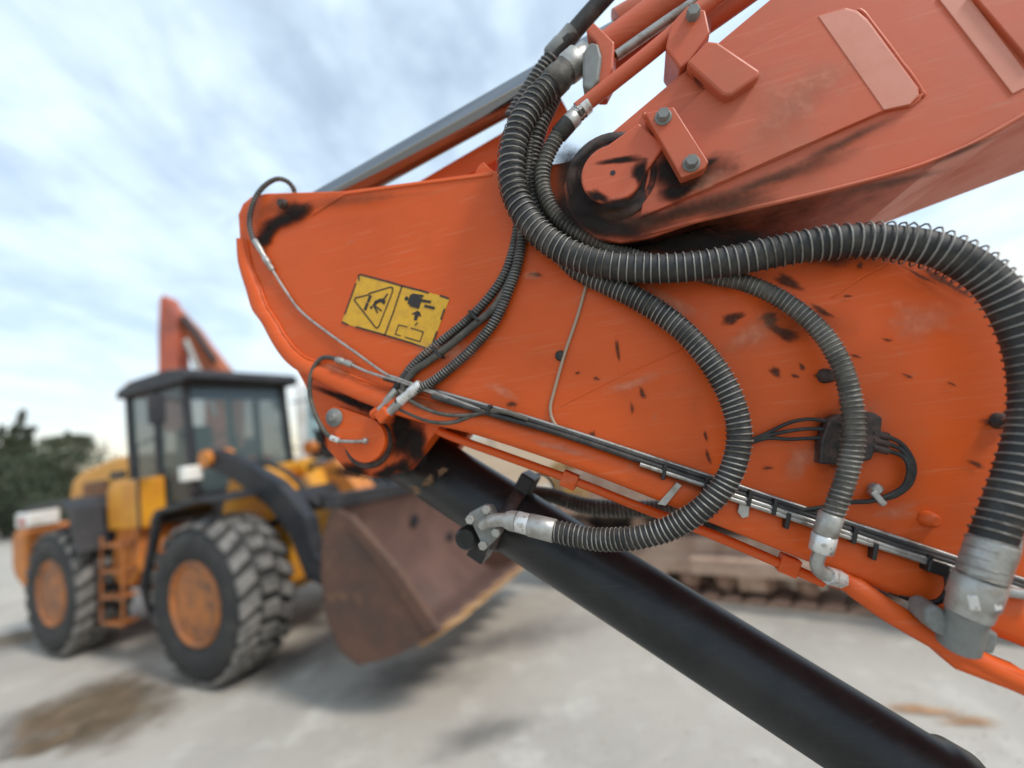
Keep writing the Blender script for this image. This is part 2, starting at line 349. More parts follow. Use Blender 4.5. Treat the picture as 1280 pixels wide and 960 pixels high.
stick['label'] = 'orange box-section stick with chipped paint'
# raised folded rim along the lower edge
mb = MB(); oo = [L(x, y) for x, y in rim_o]+[B0+ax*.3]; ii = [L(x, y) for x, y in rim_i]+[L(1290, 748)+ax*.3]
def dens(a, k=4): return spline(a, k)
oo = dens(oo); ii = dens(ii)
prof = [(0, -.012), (0, .004), (.06, .0085), (.2, .0105), (.55, .0105), (.82, .007), (.95, .0028), (1, -.001)]
rows = [[o.lerp(i, t) + V((0, 0, w)) for t, w in prof] for o, i in zip(oo, ii)]
mb.loft(rows, cap=False, smooth=True, closed=False); mb.build('rim', M['orange'], stick)
# weld bead on the seam
wb = [i + V((0, 0, .0015)) for i in ii]; MB().tube([p+V((0, 0, .0006*math.sin(k*2.1))) for k, p in enumerate(wb)], .0028, 6).build('weld_bead', M['orange'], stick)
# folded stiffener crease at the head
MB().tube([L(x, y, -.0008) for x, y in ((392, 268), (432, 243), (520, 231), (615, 219))], .0032, 6).build('weld_bead', M['orange'], stick)
MB().tube([L(x, y, -.0012) for x, y in ((700, 508), (780, 468), (865, 432))], .0022, 6).build('weld_bead', M['orange'], stick)
MB().tube([L(x, y, -.0012) for x, y in ((1040, 372), (1080, 345), (1110, 330))], .0022, 6).build('weld_bead', M['orange'], stick)
# cylinder ears below the head
ear = [(352, 440), (368, 458), (381, 482), (394, 520), (404, 556), (432, 588), (470, 598), (505, 590), (528, 562), (552, 530), (520, 512), (430, 470)]
for w0, w1 in ((-.06, -.022), (-WID+.022, -WID+.06)):
    P = [L(x, y, -.022) for x, y in ear]
    MB().prism(P, lambda p: V((p.x, p.y, w0)), lambda p: V((p.x, p.y, w1))).build('ear', M['orange'], stick, .003)
# pin with teardrop keeper
pc = L(455, 550, -.01); 
pb0 = L(458, 553, -.012); MB().lathe(V((pb0.x, pb0.y, -WID+.01)), (0, 0, 1), [(0, .049), (WID-.024, .049), (WID-.022, .046)], 36).build('pivot_boss', M['brown_block'], stick)
kc = L(456, 550, 0); kt = L(419, 522, 0); d_ = (kt-kc); a0 = math.atan2(d_.y, d_.x); R1, R2 = .0415, .021
kp = [kc + V((R1*math.cos(a), R1*math.sin(a), 0)) for a in [a0+math.radians(70)+k*(2*PI-math.radians(140))/24 for k in range(25)]]
kp += [kt + V((R2*math.cos(a), R2*math.sin(a), 0)) for a in [a0-math.radians(75)+k*math.radians(150)/10 for k in range(11)]]
kpl = MB().prism(kp, lambda p: V((p.x, p.y, -.013)), lambda p: V((p.x, p.y, 0.001))).build('pin_keeper', M['orange'], EX, .002)
MB().lathe(kt+V((0, 0, 0)), (0, 0, 1), [(0, .0172), (.004, .0175), (.006, .0165), (.0065, .008), (.011, .0075), (.012, .005)], 28).build('bolt', M['grey_paint'], kpl)
# lower pipe run beneath the stick
lp = [L(x, y, -.03) for x, y in ((540, 534), (565, 546), (640, 573), (720, 602), (800, 634), (890, 668), (970, 702), (1030, 728))]
pipe1 = MB().tube(spline(lp, 4), .0075, 12).build('bucket_pipe', M['orange'], EX)
for x, y in ((712, 600), (985, 706)):
    MB().box(L(x, y, -.03), (.026, .026, .02), Matrix.Rotation(-.5, 3, 'Z')).build('pipe_clamp', M['orange'], pipe1, .002)
lp2 = [(1040, 722, .0), (1062, 730, .01), (1110, 763, .02), (1160, 792, .02), (1210, 820, .02), (1290, 858, .02)]
pipe2 = MB().tube(spline([L(*p) for p in lp2] + [L(1290, 858, .02)+ax*.25, B0+ax*.55-V((0, .015, -.015)), B0+ax*.62+V((0, .03, -.03))], 5), [.012]*6+[.014]*35, 14).build('bucket_pipe', M['orange'], EX)
MB().prism(poly([(1168, 792), (1176, 820), (1196, 838), (1240, 855), (1275, 868), (1300, 878), (1300, 850), (1240, 826), (1190, 800)], .03), lambda p: V((p.x, p.y, -.01)), lambda p: V((p.x, p.y, .032))).build('manifold', M['orange'], pipe2, .006)
# ---- boom
bu = [(729, 195), (851, 92), (962, -1), (1040, -62)]
bl = [(1290, 139), (1180, 197), (1045, 237), (880, 275), (812, 297), (775, 303), (745, 297), (722, 280), (708, 255), (705, 232), (712, 210)]
BW = .032
bt = L(1040, -62, BW); bb = L(1290, 139, BW); d1 = (bt-L(851, 92, BW)).normalized(); d2 = (bb-L(1045, 237, BW)).normalized()
far_t = bt + d1*.75; far_b = bb + d2*.75
k1 = far_t + V((.9, .25, 0)); k2 = far_b + V((.8, .08, 0)); e1 = k1 + V((1.1, -.45, 0)); e2 = k2 + V((1.0, -.5, 0))
P = [L(x, y, BW) for x, y in bu] + [far_t, k1, e1, e2, k2, far_b] + [L(x, y, BW) for x, y in bl]
boom = MB().prism(P, lambda p: V((p.x, p.y, -WID-BW)), lambda p: V((p.x, p.y, BW))).build('boom', M['orange_faded'], EX, .003)
boom['label'] = 'faded orange boom with doubler plates'
# doubler plate
dp = [(800, 272), (880, 237), (1000, 184), (1105, 138), (1138, 131), (1150, 120), (1149, 110), (1085, 24), (1072, 13), (1056, 9), (1022, 19), (940, 62), (880, 112), (840, 150), (812, 200)]
plate('doubler_plate', dp, BW-.001, BW+.006, M['orange_faded'], boom, .0015)
plate('pale_pink_patch', [(1023, 20), (1105, 137), (1137, 130), (1148, 119), (1147, 110), (1084, 26), (1071, 15), (1056, 11)], BW+.0055, BW+.0068, M['pale_patch'], boom, .0006)
plate('pale_pink_patch', [(1172, -4), (1266, 117), (1284, 108), (1284, 92), (1212, -4)], BW-.001, BW+.0018, M['pale_patch'], boom, .0006)
plate('doubler_plate', [(1214, -10), (1290, 78), (1330, 60), (1300, -40)], BW-.001, BW+.007, M['orange_faded'], boom, .0015)
# lower lip along the side plate
MB().tube(spline([L(x, y, BW+.001) for x, y in ((790, 297), (880, 274), (1045, 236), (1180, 196), (1290, 138))], 5), .0035, 8).build('weld_bead', M['orange_faded'], boom)
# pivot pin
PC = L(765, 222, BW)
MB().lathe(PC+V((0, 0, -.002)), (0, 0, 1), [(0, .071), (.006, .071), (.008, .067), (.008, .057), (.004, .055)], 44).build('pivot_boss', M['brown_block'], boom)
pin = MB()
kp = [PC + V((.0465*math.cos(a), .0465*math.sin(a), 0)) for a in [math.radians(75)+k*math.radians(270)/22 for k in range(23)]]
tq = L(812, 176, BW); tdir = (tq-PC).normalized(); tn = V((-tdir.y, tdir.x, 0))
kp += [tq - tn*.026, tq + tn*.026]
# shape: round head drawn out towards the bolted keeper block
ang = math.atan2(tdir.y, tdir.x)
kp = [PC + V((.0465*math.cos(a), .0465*math.sin(a), 0)) for a in [ang+math.radians(55)+k*math.radians(250)/22 for k in range(23)]] + [tq - tn*.028 + tdir*.004, tq + tn*.028 + tdir*.004]
pin = MB().prism(kp, lambda p: V((p.x, p.y, BW)), lambda p: V((p.x, p.y, BW+.013))).build('pivot_pin', M['orange_faded'], boom, .003)
MB().cyl(PC+V((.002, 0, BW-.032+.0128)), PC+V((.002, 0, BW-.032+.0136)), .004, 12).build('grease_hole', M['plastic'], pin)
kb = plate('keeper_block', [(806, 141), (842, 133), (886, 202), (880, 211), (852, 222)], BW, BW+.026, M['orange_faded'], boom, .002)
for x, y in ((829, 147), (864, 205)):
    c = L(x, y, BW+.026); MB().lathe(c, (0, 0, 1), [(0, .012), (.0025, .012), (.003, .0098)], 20).build('bolt', M['grey_paint'], kb)
    MB().lathe(c, (0, 0, 1), [(.002, .0095), (.011, .0092), (.0125, .008)], 6).build('bolt', M['grey_paint'], kb, .0006)
# bracket tabs on the boom top
plate('bracket_tab', [(858, 78), (884, 50), (898, 52), (951, 88), (948, 96), (914, 119), (904, 119)], BW, BW+.022, M['orange_faded'], boom, .004)
tb = plate('bracket_tab', [(832, 60), (850, 85), (862, 76), (888, 40), (882, 12), (860, 6), (838, 30)], -.03, BW+.012, M['orange_faded'], boom, .003)
c = L(866, 20, BW+.012); MB().lathe(c, (0, 0, 1), [(0, .0105), (.012, .0095), (.013, .008)], 6).build('bolt', M['grey_paint'], tb, .0006)
def weld(pts, w, parent, mt):
    q = spline([L(x, y, w) for x, y in pts], 8); MB().tube([p + V((.0008*noise.noise(p*160), .0008*noise.noise(p*170+V((3, 0, 0))), .0006*noise.noise(p*150))) for p in q], .0030, 6).build('weld_bead', mt, parent)
weld([(800, 272), (880, 237.5), (1000, 184.5), (1105, 138.5), (1138, 131.5), (1150, 120), (1149, 110), (1085, 24), (1072, 13)], BW+.0006, boom, M['orange_faded'])
weld([(805, 142), (852, 223), (881, 212), (887, 202)], BW+.0008, boom, M['orange_faded'])
weld([(858, 79), (904, 120), (914, 120), (949, 97), (952, 88)], BW+.0008, boom, M['orange_faded'])
# pipes along the boom top
def pipe(name, pts, r, mt, parent, sides=14, step=5): return MB().tube(spline([L(*p) for p in pts], step), r, sides).build(name, mt, parent)
bp = pipe('boom_pipe', [(752, 62, -.02), (800, 27, -.02), (850, -10, -.02), (1000, -120, -.02)], .0235, M['orange_faded'], EX)
pipe('boom_pipe', [(722, 138, .02), (760, 108, .02), (820, 60, .02), (880, 8, .02), (960, -60, .02)], .0125, M['orange_faded'], EX)
pipe('boom_pipe', [(745, 105, -.07), (800, 60, -.07), (870, 8, -.07), (960, -60, -.07)], .016, M['orange_faded'], EX)
pipe('boom_pipe', [(770, 70, .0), (830, 28, .0), (890, -12, .0)], .008, M['steel'], EX)
pipe('boom_pipe', [(880, 28, -.02), (940, -15, -.02), (1000, -60, -.02)], .02, M['orange_faded'], EX)
plate('pipe_flange', [(732, 38), (742, 27), (756, 40), (768, 52), (766, 85), (756, 104), (744, 104), (750, 70), (745, 52)], -.035, .02, M['orange_faded'], bp, .003)
plate('hose_flange', [(728, 66), (738, 52), (748, 54), (752, 70), (748, 100), (738, 112), (728, 108)], -.02, .03, M['grey_paint'], bp, .004)
# ---- arm cylinder
cyl_ = MB().cyl(L(352, 283, -.135), L(775, 46, -.135), .0305, 30).build('cylinder_rod', M['chrome'], EX)
MB().cyl(L(775, 46, -.135), L(1060, -116, -.135), .048, 30).build('cylinder_barrel', M['orange_faded'], cyl_)
bar = MB().prism(poly([(500, 240), (640, 158), (700, 120), (712, 142), (640, 190), (560, 232), (540, 240)], -.17), lambda p: V((p.x, p.y, -.23)), lambda p: V((p.x, p.y, -.17))).build('guard_bar', M['orange'], EX, .003)
MB().prism(poly([(592, 218), (599, 206), (604, 202), (610, 208), (620, 216)], -.02), lambda p: V((p.x, p.y, -.05)), lambda p: V((p.x, p.y, -.02))).build('lug', M['orange'], stick, .002)
# ---- bucket cylinder (black barrel)
ca = V((pb0.x+.03, pb0.y-.02, -.135)) if False else L(500, 560, -.135); cb = L(1180, 992, -.135); cd = (cb-ca).normalized()
bcyl = MB().lathe(ca, cd, [(-.01, .03), (0, .055), (.012, .0635), ((cb-ca).length-.03, .0645), ((cb-ca).length-.02, .071), ((cb-ca).length+.012, .072), ((cb-ca).length+.03, .064), ((cb-ca).length+.10, .063)], 48).build('bucket_cylinder', M['black_paint'], EX)
MB().cyl(cb, cb+cd*.55, .036, 24).build('cylinder_rod', M['chrome'], bcyl)
MB().lathe(V((pb0.x, pb0.y, -.19)), (0, 0, 1), [(0, .058), (.11, .058)], 30).build('cylinder_eye', M['black_paint'], bcyl, .004)
# clamp straddling the barrel
cn = V((-cd.y, cd.x, 0))
cc = ca + cd*((L(640, 640, -.135)-ca).dot(cd))
strap = MB().lathe(cc - cd*.012, cd, [(0, .066), (0, .0675), (.024, .0675), (.024, .066)], 40).build('clamp_band', M['brown_block'], bcyl)
MB().box(cc + cn*.078 + V((0, 0, .0)), (.03, .035, .06), Matrix.Rotation(math.atan2(cd.y, cd.x), 3, 'Z')).build('clamp_lug', M['black_paint'], bcyl, .003)
MB().box(cc - cn*.030 - cd*.012 + V((0, 0, .066)), (.032, .062, .02), Matrix.Rotation(math.atan2(cd.y, cd.x), 3, 'Z')).build('port_block', M['black_paint'], bcyl, .003)
MB().box(cc - cn*.072 - cd*.014 + V((0, 0, .03)), (.034, .03, .05), Matrix.Rotation(math.atan2(cd.y, cd.x), 3, 'Z')).build('clamp_lug', M['black_paint'], bcyl, .003)
# ---- hoses
def hose(pts, R, mt, spr=None, ferrule=None, label=None, name='hydraulic_hose', sides=16, wire=.0013, a=None, b=None, off=1.07, loose=None):
    path = spline([L(*p) for p in pts], 8)
    h = MB().tube(path, R, sides).build(name, mt, EX)
    if label: h['label'] = label
    if spr:
        n = len(path); sub = path[int((a or 0)*n):int((b or 1)*n)]
        MB().helix(sub, R*off, wire, spr, loose=loose).build('spring_guard', M['spring'], h, fix=False)
    return h
def ferr(h, p, q, prof, mt, name='ferrule', sides=24):
    p = L(*p); q = L(*q); d = q-p; l = d.length
    return MB().lathe(p, d, [(t*l, r) for t, r in prof], sides).build(name, mt, h)
# A: big main hose
A = hose([(712, 84, .0), (690, 106, .01), (668, 128, .02), (649, 160, .03), (640, 195, .035), (641, 230, .035), (652, 262, .035), (676, 293, .035), (712, 317, .035), (755, 331, .035), (805, 336, .035), (860, 334, .037), (910, 327, .04), (955, 318, .042), (1005, 308, .046), (1065, 301, .05), (1130, 304, .053), (1185, 318, .055), (1236, 350, .056), (1268, 395, .058), (1288, 455, .06), (1290, 520, .062), (1275, 582, .064), (1254, 640, .066), (1238, 682, .068), (1224, 730, .07)], .0205, M['rubber'], .0112, label='thick black hose wound in wire spring', sides=22, wire=.0012, loose=lambda t: .16*math.exp(-((t-.67)/.07)**2) + .08*math.exp(-((t-.16)/.05)**2))
ferr(A, (1242, 676, .068), (1226, 722, .068), [(0, .0212), (.02, .0226)] + [(.04+k*.03, .0228 + (.0006 if k % 2 else -.0003)) for k in range(31)] + [(1, .0222)], M['zinc'])
ferr(A, (1226, 722, .068), (1210, 768, .064), [(0, .0228), (.05, .0243), (.62, .0243), (.68, .0222), (.85, .022), (1, .021)], M['zinc'], sides=24)
for a_ in (-.5, .35):
    cF = L(1216, 744, .065); MB().box(cF + V((math.sin(a_)*.0225, 0, math.cos(a_)*.0225)), (.009, .016, .006), Matrix.Rotation(a_, 3, 'Y')).build('crimp_mark', M['zinc_lt'], A, .001)
ferr(A, (1211, 764, .064), (1198, 806, .05), [(0, .020), (.4, .0195), (1, .0205)], M['grey_paint'], name='coupling')
plate('flange_clamp', [(1158, 762), (1168, 758), (1180, 762), (1192, 780), (1222, 792), (1220, 806), (1214, 812), (1170, 792), (1156, 778)], .02, .06, M['grey_paint'], A, .004)
plate('flange_clamp', [(1222, 784), (1250, 792), (1248, 806), (1243, 820), (1218, 813)], .0, .055, M['grey_paint'], A, .004)
ferr(A, (688, 108, .01), (712, 84, .0), [(0, .022), (.05, .0245), (.5, .0245), (.55, .023), (1, .023)], M['rubber_dusty'], name='ferrule')
ferr(A, (708, 88, .0), (734, 66, -.005), [(0, .0245), (.1, .0255), (.55, .0255), (.6, .021), (1, .02)], M['zinc'])
# C: medium hose arching to the right
C_ = hose([(728, 138, .02), (712, 152, .022), (696, 172, .022), (682, 200, .022), (678, 228, .022), (688, 258, .022), (712, 284, .02), (745, 304, .015), (790, 321, .01), (840, 333, .01), (890, 345, .012), (935, 355, .018), (980, 376, .025), (1022, 410, .033), (1050, 452, .04), (1064, 500, .045), (1067, 548, .05), (1058, 595, .05), (1045, 632, .05), (1036, 655, .048)], .0118, M['rubber_dusty'], .0068, label='slim dusty hose wound in wire, arching over the chipped plate', wire=.0011)
ferr(C_, (1040, 642, .05), (1031, 668, .047), [(0, .0125), (.03, .0142), (.97, .0142), (1, .013)], M['zinc'])
ferr(C_, (1031, 668, .047), (1026, 690, .045), [(0, .0135), (.05, .0155), (.9, .0150), (1, .0125)], M['zinc_lt'], sides=8, name='hex_nut')
MB().tube(spline([L(*p) for p in ((1026, 688, .045), (1021, 702, .042), (1024, 714, .036), (1036, 720, .03), (1050, 724, .02))], 5), .0082, 14).build('elbow', M['zinc'], C_)
ferr(C_, (1034, 719, .032), (1051, 724, .018), [(0, .0115), (1, .0115)], M['zinc_lt'], sides=6, name='hex_nut')
ferr(C_, (697, 170, .022), (711, 154, .022), [(0, .0125), (.1, .0148), (1, .0148)], M['rubber'])
ferr(C_, (711, 154, .022), (726, 139, .02), [(0, .0145), (.55, .0145), (.6, .0115), (1, .0115)], M['zinc'])
ferr(C_, (720, 144, .02), (735, 130, .02), [(0, .014), (1, .014)], M['zinc_lt'], sides=6, name='hex_nut')
# D: loop down to the bucket cylinder
D_ = hose([(690, 120, -.01), (672, 160, .0), (664, 205, .0), (668, 255, .0), (690, 300, -.005+.01), (722, 336, .012), (760, 356, .016), (805, 378, .02), (850, 410, .025), (888, 452, .03), (914, 498, .035), (924, 545, .038), (913, 592, .04), (884, 630, .038), (842, 658, .03), (795, 672, .02), (745, 674, .005), (700, 665, -.005), (660, 655, -.012)], .0158, M['rubber'], .0078, label='black hose wound in wire looping down to the cylinder', wire=.0012)
ferr(D_, (694, 664, -.005), (662, 656, -.011), [(0, .0165), (.03, .0188), (.97, .0185), (1, .017)], M['zinc'])
ferr(D_, (662, 656, -.011), (646, 652, -.014), [(0, .0180), (.9, .0180), (1, .015)], M['zinc_lt'], sides=8, name='hex_nut')
ferr(D_, (646, 652, -.014), (632, 650, -.016), [(0, .0175), (.6, .0165), (1, .0135)], M['zinc'])
MB().tube(spline([L(*p) for p in ((634, 650, -.016), (622, 650, -.018), (612, 652, -.022), (604, 656, -.03))], 5), .0115, 16).build('elbow', M['zinc'], D_)
fl = plate('flange_clamp', [(583, 643), (603, 632), (612, 634), (626, 664), (620, 674), (608, 686), (601, 680)], -.052, -.022, M['grey_paint'], D_, .005)
for x, y in ((610, 636), (622, 664), (590, 648), (606, 680)):
    MB().lathe(L(x, y, -.03), (0, 0, 1), [(0, .0085), (.012, .0085), (.013, .007)], 6).build('bolt', M['zinc'], D_, .0006)
MB().lathe(L(590, 668, -.075), (0, 0, 1), [(0, .02), (.03, .021), (.035, .017)], 20).build('port_boss', M['black_paint'], D_)
# E, F, G: slim pair to the ear and a plain hose
E_ = hose([(672, 130, -.005), (662, 180, .012), (657, 240, .012), (652, 300, .01), (646, 335, .01), (638, 358, .01), (620, 399, .012), (592, 434, .012), (562, 461, .012), (538, 479, .012), (516, 489, .012), (497, 505, .012)], .0078, M['rubber'], .0052, label='slim black spring-wound hose ending at the orange block', b=.93, wire=.0009)
ferr(E_, (526, 480, .012), (500, 502, .012), [(0, .0082), (.04, .0098), (.5, .0098), (.55, .0088), (1, .0095)], M['zinc_lt'])
ferr(E_, (504, 499, .012), (486, 516, .011), [(0, .0082), (1, .0078)], M['zinc'])
MB().box(L(481, 519, .008), (.026, .022, .024), Matrix.Rotation(.55, 3, 'Z')).build('elbow_block', M['orange'], E_, .004)
F_ = hose([(676, 140, -.02), (663, 190, .0), (652, 250, .0), (644, 300, .0), (632, 340, .002), (610, 373, .004), (580, 404, .004), (551, 427, .004), (520, 453, .004), (503, 474, .004), (486, 500, .003)], .0072, M['rubber'], .0055, b=.86, label='slim black spring-wound hose tied against the orange plate', wire=.0008)
ferr(F_, (497, 487, .004), (472, 516, .004), [(0, .0078), (.05, .0088), (.5, .0088), (.6, .0072), (1, .0075)], M['zinc'])
MB().lathe(L(474, 513, .004), L(458, 526, .004)-L(474, 513, .004), [(0, .010), (.014, .010), (.018, .007)], 8).build('elbow_block', M['orange'], F_, .001)
G_ = hose([(655, 300, -.002), (640, 345, .006), (618, 384, .010), (592, 407, .012), (561, 433, .012), (535, 452, .010), (518, 464, .008), (506, 480, .007), (503, 496, .006)], .0066, M['rubber_dusty'], label='plain rubber hose between the slim spring hoses')
for x, y in ((594, 396), (548, 441)):
    MB().box(L(x, y, .012), (.0045, .026, .02), Matrix.Rotation(.62, 3, 'Z')).build('cable_tie', M['plastic'], G_, .001)
H_ = hose([(640, 150, -.06), (672, 98, -.055), (705, 55, -.05), (740, 14, -.05), (790, -40, -.05)], .0155, M['rubber'], .0085, b=.45, label='black hose running up beside the boom pipes')
ferr(H_, (688, 72, -.053), (716, 40, -.05), [(0, .017), (.05, .0185), (.5, .0185), (.55, .017), (1, .0175)], M['grey_paint'])
# far side hose of the bucket cylinder
I_ = hose([(655, 616, -.24), (690, 620, -.25), (730, 632, -.26), (780, 636, -.265), (840, 636, -.27), (900, 640, -.28)], .0165, M['rubber_dusty'], .009, a=.3, label='dusty hose on the far side of the cylinder')
hose([(652, 604, -.3), (662, 594, -.31), (680, 594, -.31), (690, 604, -.31), (694, 618, -.3)], .003, M['rubber_dusty'], name='cable')
# top left head: braided hose, grease line, fittings
J_ = hose([(326, 312, .008), (316, 298, .012), (312, 275, .014), (318, 250, .012), (330, 233, .004), (345, 224, -.008), (358, 226, -.018), (367, 236, -.028), (369, 250, -.035)], .0046, M['rubber'], .006, label='short black braided hose arched over the stick head', wire=.0012, off=.95)
ferr(J_, (318, 300, .011), (333, 325, .008), [(0, .005), (.05, .0058), (.55, .0058), (.6, .0048), (1, .005)], M['zinc'])
ferr(J_, (330, 321, .008), (341, 338, .006), [(0, .0052), (.1, .0068), (.5, .0068), (.55, .0052), (.9, .0058), (1, .004)], M['zinc'], sides=6, name='hex_nut')
MB().lathe(L(355, 256, 0), (0, 0, 1), [(0, .0105), (.004, .0105), (.005, .008), (.012, .007)], 18).build('bolt', M['brown_block'], stick)
gl = pipe('grease_line', [(339, 335, .006), (356, 362, .004), (376, 389, .0035), (410, 416, .0035), (445, 441, .006), (480, 466, .009), (500, 474, .0125), (540, 489, .0135), (600, 512, .0135)], .0026, M['steel'], EX, 8)
K_ = hose([(425, 450, .008), (404, 447, .008), (391, 462, .008), (387, 488, .008), (393, 515, .008), (405, 538, .008), (416, 549, .006)], .0042, M['rubber_dusty'], label='thin bent hose to the grease fitting on the keeper')
ferr(K_, (414, 547, .006), (424, 551, .006), [(0, .0055), (1, .005)], M['zinc_lt'])
pipe('grease_line', [(422, 551, .006), (440, 552, .006), (457, 551, .004)], .0032, M['steel'], EX, 8)
MB().lathe(L(458, 551, 0), (0, 0, 1), [(0, .006), (.006, .0055), (.009, .003)], 10).build('grease_nipple', M['zinc'], kpl)
ferr(K_, (420, 449, .009), (440, 456, .010), [(0, .005), (.1, .0068), (.4, .0068), (.45, .0052), (.6, .0052), (.65, .0065), (1, .0055)], M['zinc'], sides=8)
pipe('grease_line', [(438, 455, .0115), (455, 463, .0125), (475, 470, .0125), (500, 477, .0125), (560, 498, .0135)], .0027, M['steel'], EX, 8)
# tubes along the seam
def seam(dy, w, r, mt, name, x0=480, x1=1300):
    xs = [x for x in (480, 540, 600, 660, 720, 800, 886, 960, 1040, 1120, 1200, 1300) if x0 <= x <= x1]
    fy = lambda x: 474 + (x-480)*.294 + max(0, x-700)*.036
    return pipe(name, [(x, fy(x)+dy+random.uniform(-.8, .8), w) for x in xs], r, mt, EX, 8)
seam(-1, .008, .0042, M['rubber'], 'wiring_loom'); seam(4, .0142, .0042, M['rubber'], 'wiring_loom', 540); seam(9, .017, .0034, M['steel'], 'grease_line', 800); seam(14, .017, .0034, M['steel'], 'grease_line', 886)
seam(-5, .006, .0030, M['steel'], 'grease_line', 540)
pipe('wiring_loom', [(500, 512, .008), (535, 526, .008), (565, 528, .01), (595, 518, .012), (625, 514, .016), (660, 524, .016)], .0038, M['rubber_dusty'], EX, 8)
pipe('wiring_loom', [(498, 488, .012), (520, 505, .012), (550, 517, .012), (585, 519, .014), (620, 512, .016)], .0034, M['rubber_dusty'], EX, 8)
pipe('grease_line', [(734, 352, .003), (722, 395, .003), (706, 442, .0045), (693, 488, .003), (688, 510, .003), (692, 527, .004), (704, 540, .008), (725, 551, .012)], .0026, mat('dusty_line', (.36, .27, .19), .6), EX, 8)
nb = MB().lathe(L(701, 445, -.002), (0, 0, 1), [(0, .009), (.006, .0085), (.0075, .006)], 12).build('line_clip', M['brown_block'], stick)
TIES = [(612, 512), (830, 590), (882, 607), (936, 622), (967, 633), (983, 650), (1066, 668), (1091, 688), (1158, 702)]
for x, y in TIES:
    MB().box(L(x, y, .014), (.0055, .022 if x > 700 else .016, .016), Matrix.Rotation(-.35, 3, 'Z')).build('cable_tie', M['plastic'], EX, .0012)
MB().box(L(1168, 708, .016), (.022, .016, .02), Matrix.Rotation(-.4, 3, 'Z')).build('connector', M['plastic'], EX, .002)
pipe('wiring_loom', [(1172, 706, .018), (1183, 720, .022), (1184, 738, .022), (1172, 752, .018), (1150, 752, .01), (1120, 742, .005), (1090, 728, .002)], .0035, M['plastic'], EX, 8)
MB().prism(poly([(846, 603), (852, 607), (832, 632), (822, 630)], .0145), lambda p: V((p.x, p.y, .0125)), lambda p: V((p.x, p.y, .0145))).build('tube_clip', M['zinc'], EX)
MB().prism(poly([(925, 628), (937, 632), (936, 646), (928, 648), (922, 640)], .0165), lambda p: V((p.x, p.y, .011)), lambda p: V((p.x, p.y, .0165))).build('tube_clip', M['zinc'], EX, .001)
pipe('steel_tube', [(1290, 640, .05), (1272, 660, .05), (1268, 690, .05), (1258, 712, .05), (1244, 722, .05)], .0062, M['zinc'], EX, 10)
pipe('steel_tube', [(1200, 726, .03), (1250, 738, .04), (1300, 745, .05)], .0062, M['zinc'], EX, 10)
# junction block with small hoses
jb = MB().prism(poly([(1048, 518), (1092, 515), (1104, 522), (1102, 545), (1090, 575), (1056, 582), (1024, 580), (1026, 552), (1036, 524)], .022), lambda p: V((p.x, p.y, -.002)), lambda p: V((p.x, p.y, .022))).build('junction_block', M['brown_block'], EX, .003)
for k in range(3):
    y = 527+k*10
    ferr(jb, (1054, y+4, .018), (1034, y, .016), [(0, .0055), (1, .005)], M['brown_block'], name='hose_end', sides=10)
    pipe('thin_hose', [(1036, y, .016), (1010, y-3+k*2, .012), (985, y+2, .01), (958, 542+k*3, .008), (930, 553+k*2, .006)], .0026, M['rubber'], EX, 8)
    ferr(jb, (1090, 541+k*9, .018), (1110, 546+k*9, .016), [(0, .0055), (1, .005)], M['brown_block'], name='hose_end', sides=10)
    pipe('thin_hose', [(1108, 545+k*9, .016), (1128, 556+k*7, .014), (1142-k*3, 580+k*2, .013+k*.003), (1138-k*3, 604, .013), (1118, 620-k*2, .012), (1090, 626, .010+k*.003), (1062, 628, .010), (1030, 634, .010), (985, 640, .009)], .0031, M['rubber'], EX, 8)
MB().lathe(L(1091, 610, -.002), (0, 0, 1), [(0, .008), (.012, .0075), (.014, .005)], 10).build('line_clip', M['zinc'], stick)
MB().box(L(1096, 622, .014), (.008, .022, .014), Matrix.Rotation(.5, 3, 'Z')).build('line_clip', M['zinc'], stick, .002)
for x, y in ((1157, 648), (1246, 526), (1030, 470)):
    MB().lathe(L(x, y, -.002), (.35, -.1, 1), [(0, .011), (.012, .009), (.014, .006)], 14).build('mounting_stud', M['brown_block'] if x != 1157 else M['orange'], stick)
# ---- warning label
def Z(a, b): return (420 + a/8.533, 335 + b/8.533)
lab = plate('warning_label', [Z(*p) for p in ((255, 68), (1195, 315), (1208, 332), (1010, 862), (985, 868), (70, 585), (62, 570), (240, 80))], .0002, .0012, M['yellow_label'], stick, 0)
lab['label'] = 'yellow crush and keep-clear warning label'
def stroke(mb, pts, wd, z=.0017, cap=True):
    q = [L(*Z(*p), z) for p in pts]; hw = 1.2*wd/8.533*.76/F_PX/2
    for a, b in zip(q, q[1:]):
        d = (b-a).normalized(); nn = V((-d.y, d.x, 0))*hw; e = d*hw*.6 if cap else d*0
        mb.add([a-e-nn, b+e-nn, b+e+nn, a-e+nn], [(0, 1, 2, 3)])
bmb = MB()
for seg in ([(245, 130), (240, 80), (262, 70), (560, 148), (700, 190), (900, 240), (985, 265)], [(1110, 295), (1200, 325)], [(212, 165), (95, 490)], [(65, 575), (125, 605)], [(215, 628), (510, 712), (800, 800), (985, 864), (1010, 855), (1075, 680)], [(1120, 545), (1155, 440)]): stroke(bmb, seg, 17)
stroke(bmb, [(702, 195), (612, 470), (520, 715)], 15)
bmb.build('label_border', M['label_black'], lab, fix=False)
bmb = MB()
stroke(bmb, [(350, 272), (580, 203), (605, 215), (600, 260), (460, 615), (440, 640), (420, 632), (200, 350), (196, 335), (210, 318), (350, 285)], 14, .00172)
stroke(bmb, [(365, 300), (345, 355)], 32, .0018); stroke(bmb, [(332, 382), (312, 440)], 32, .00182)
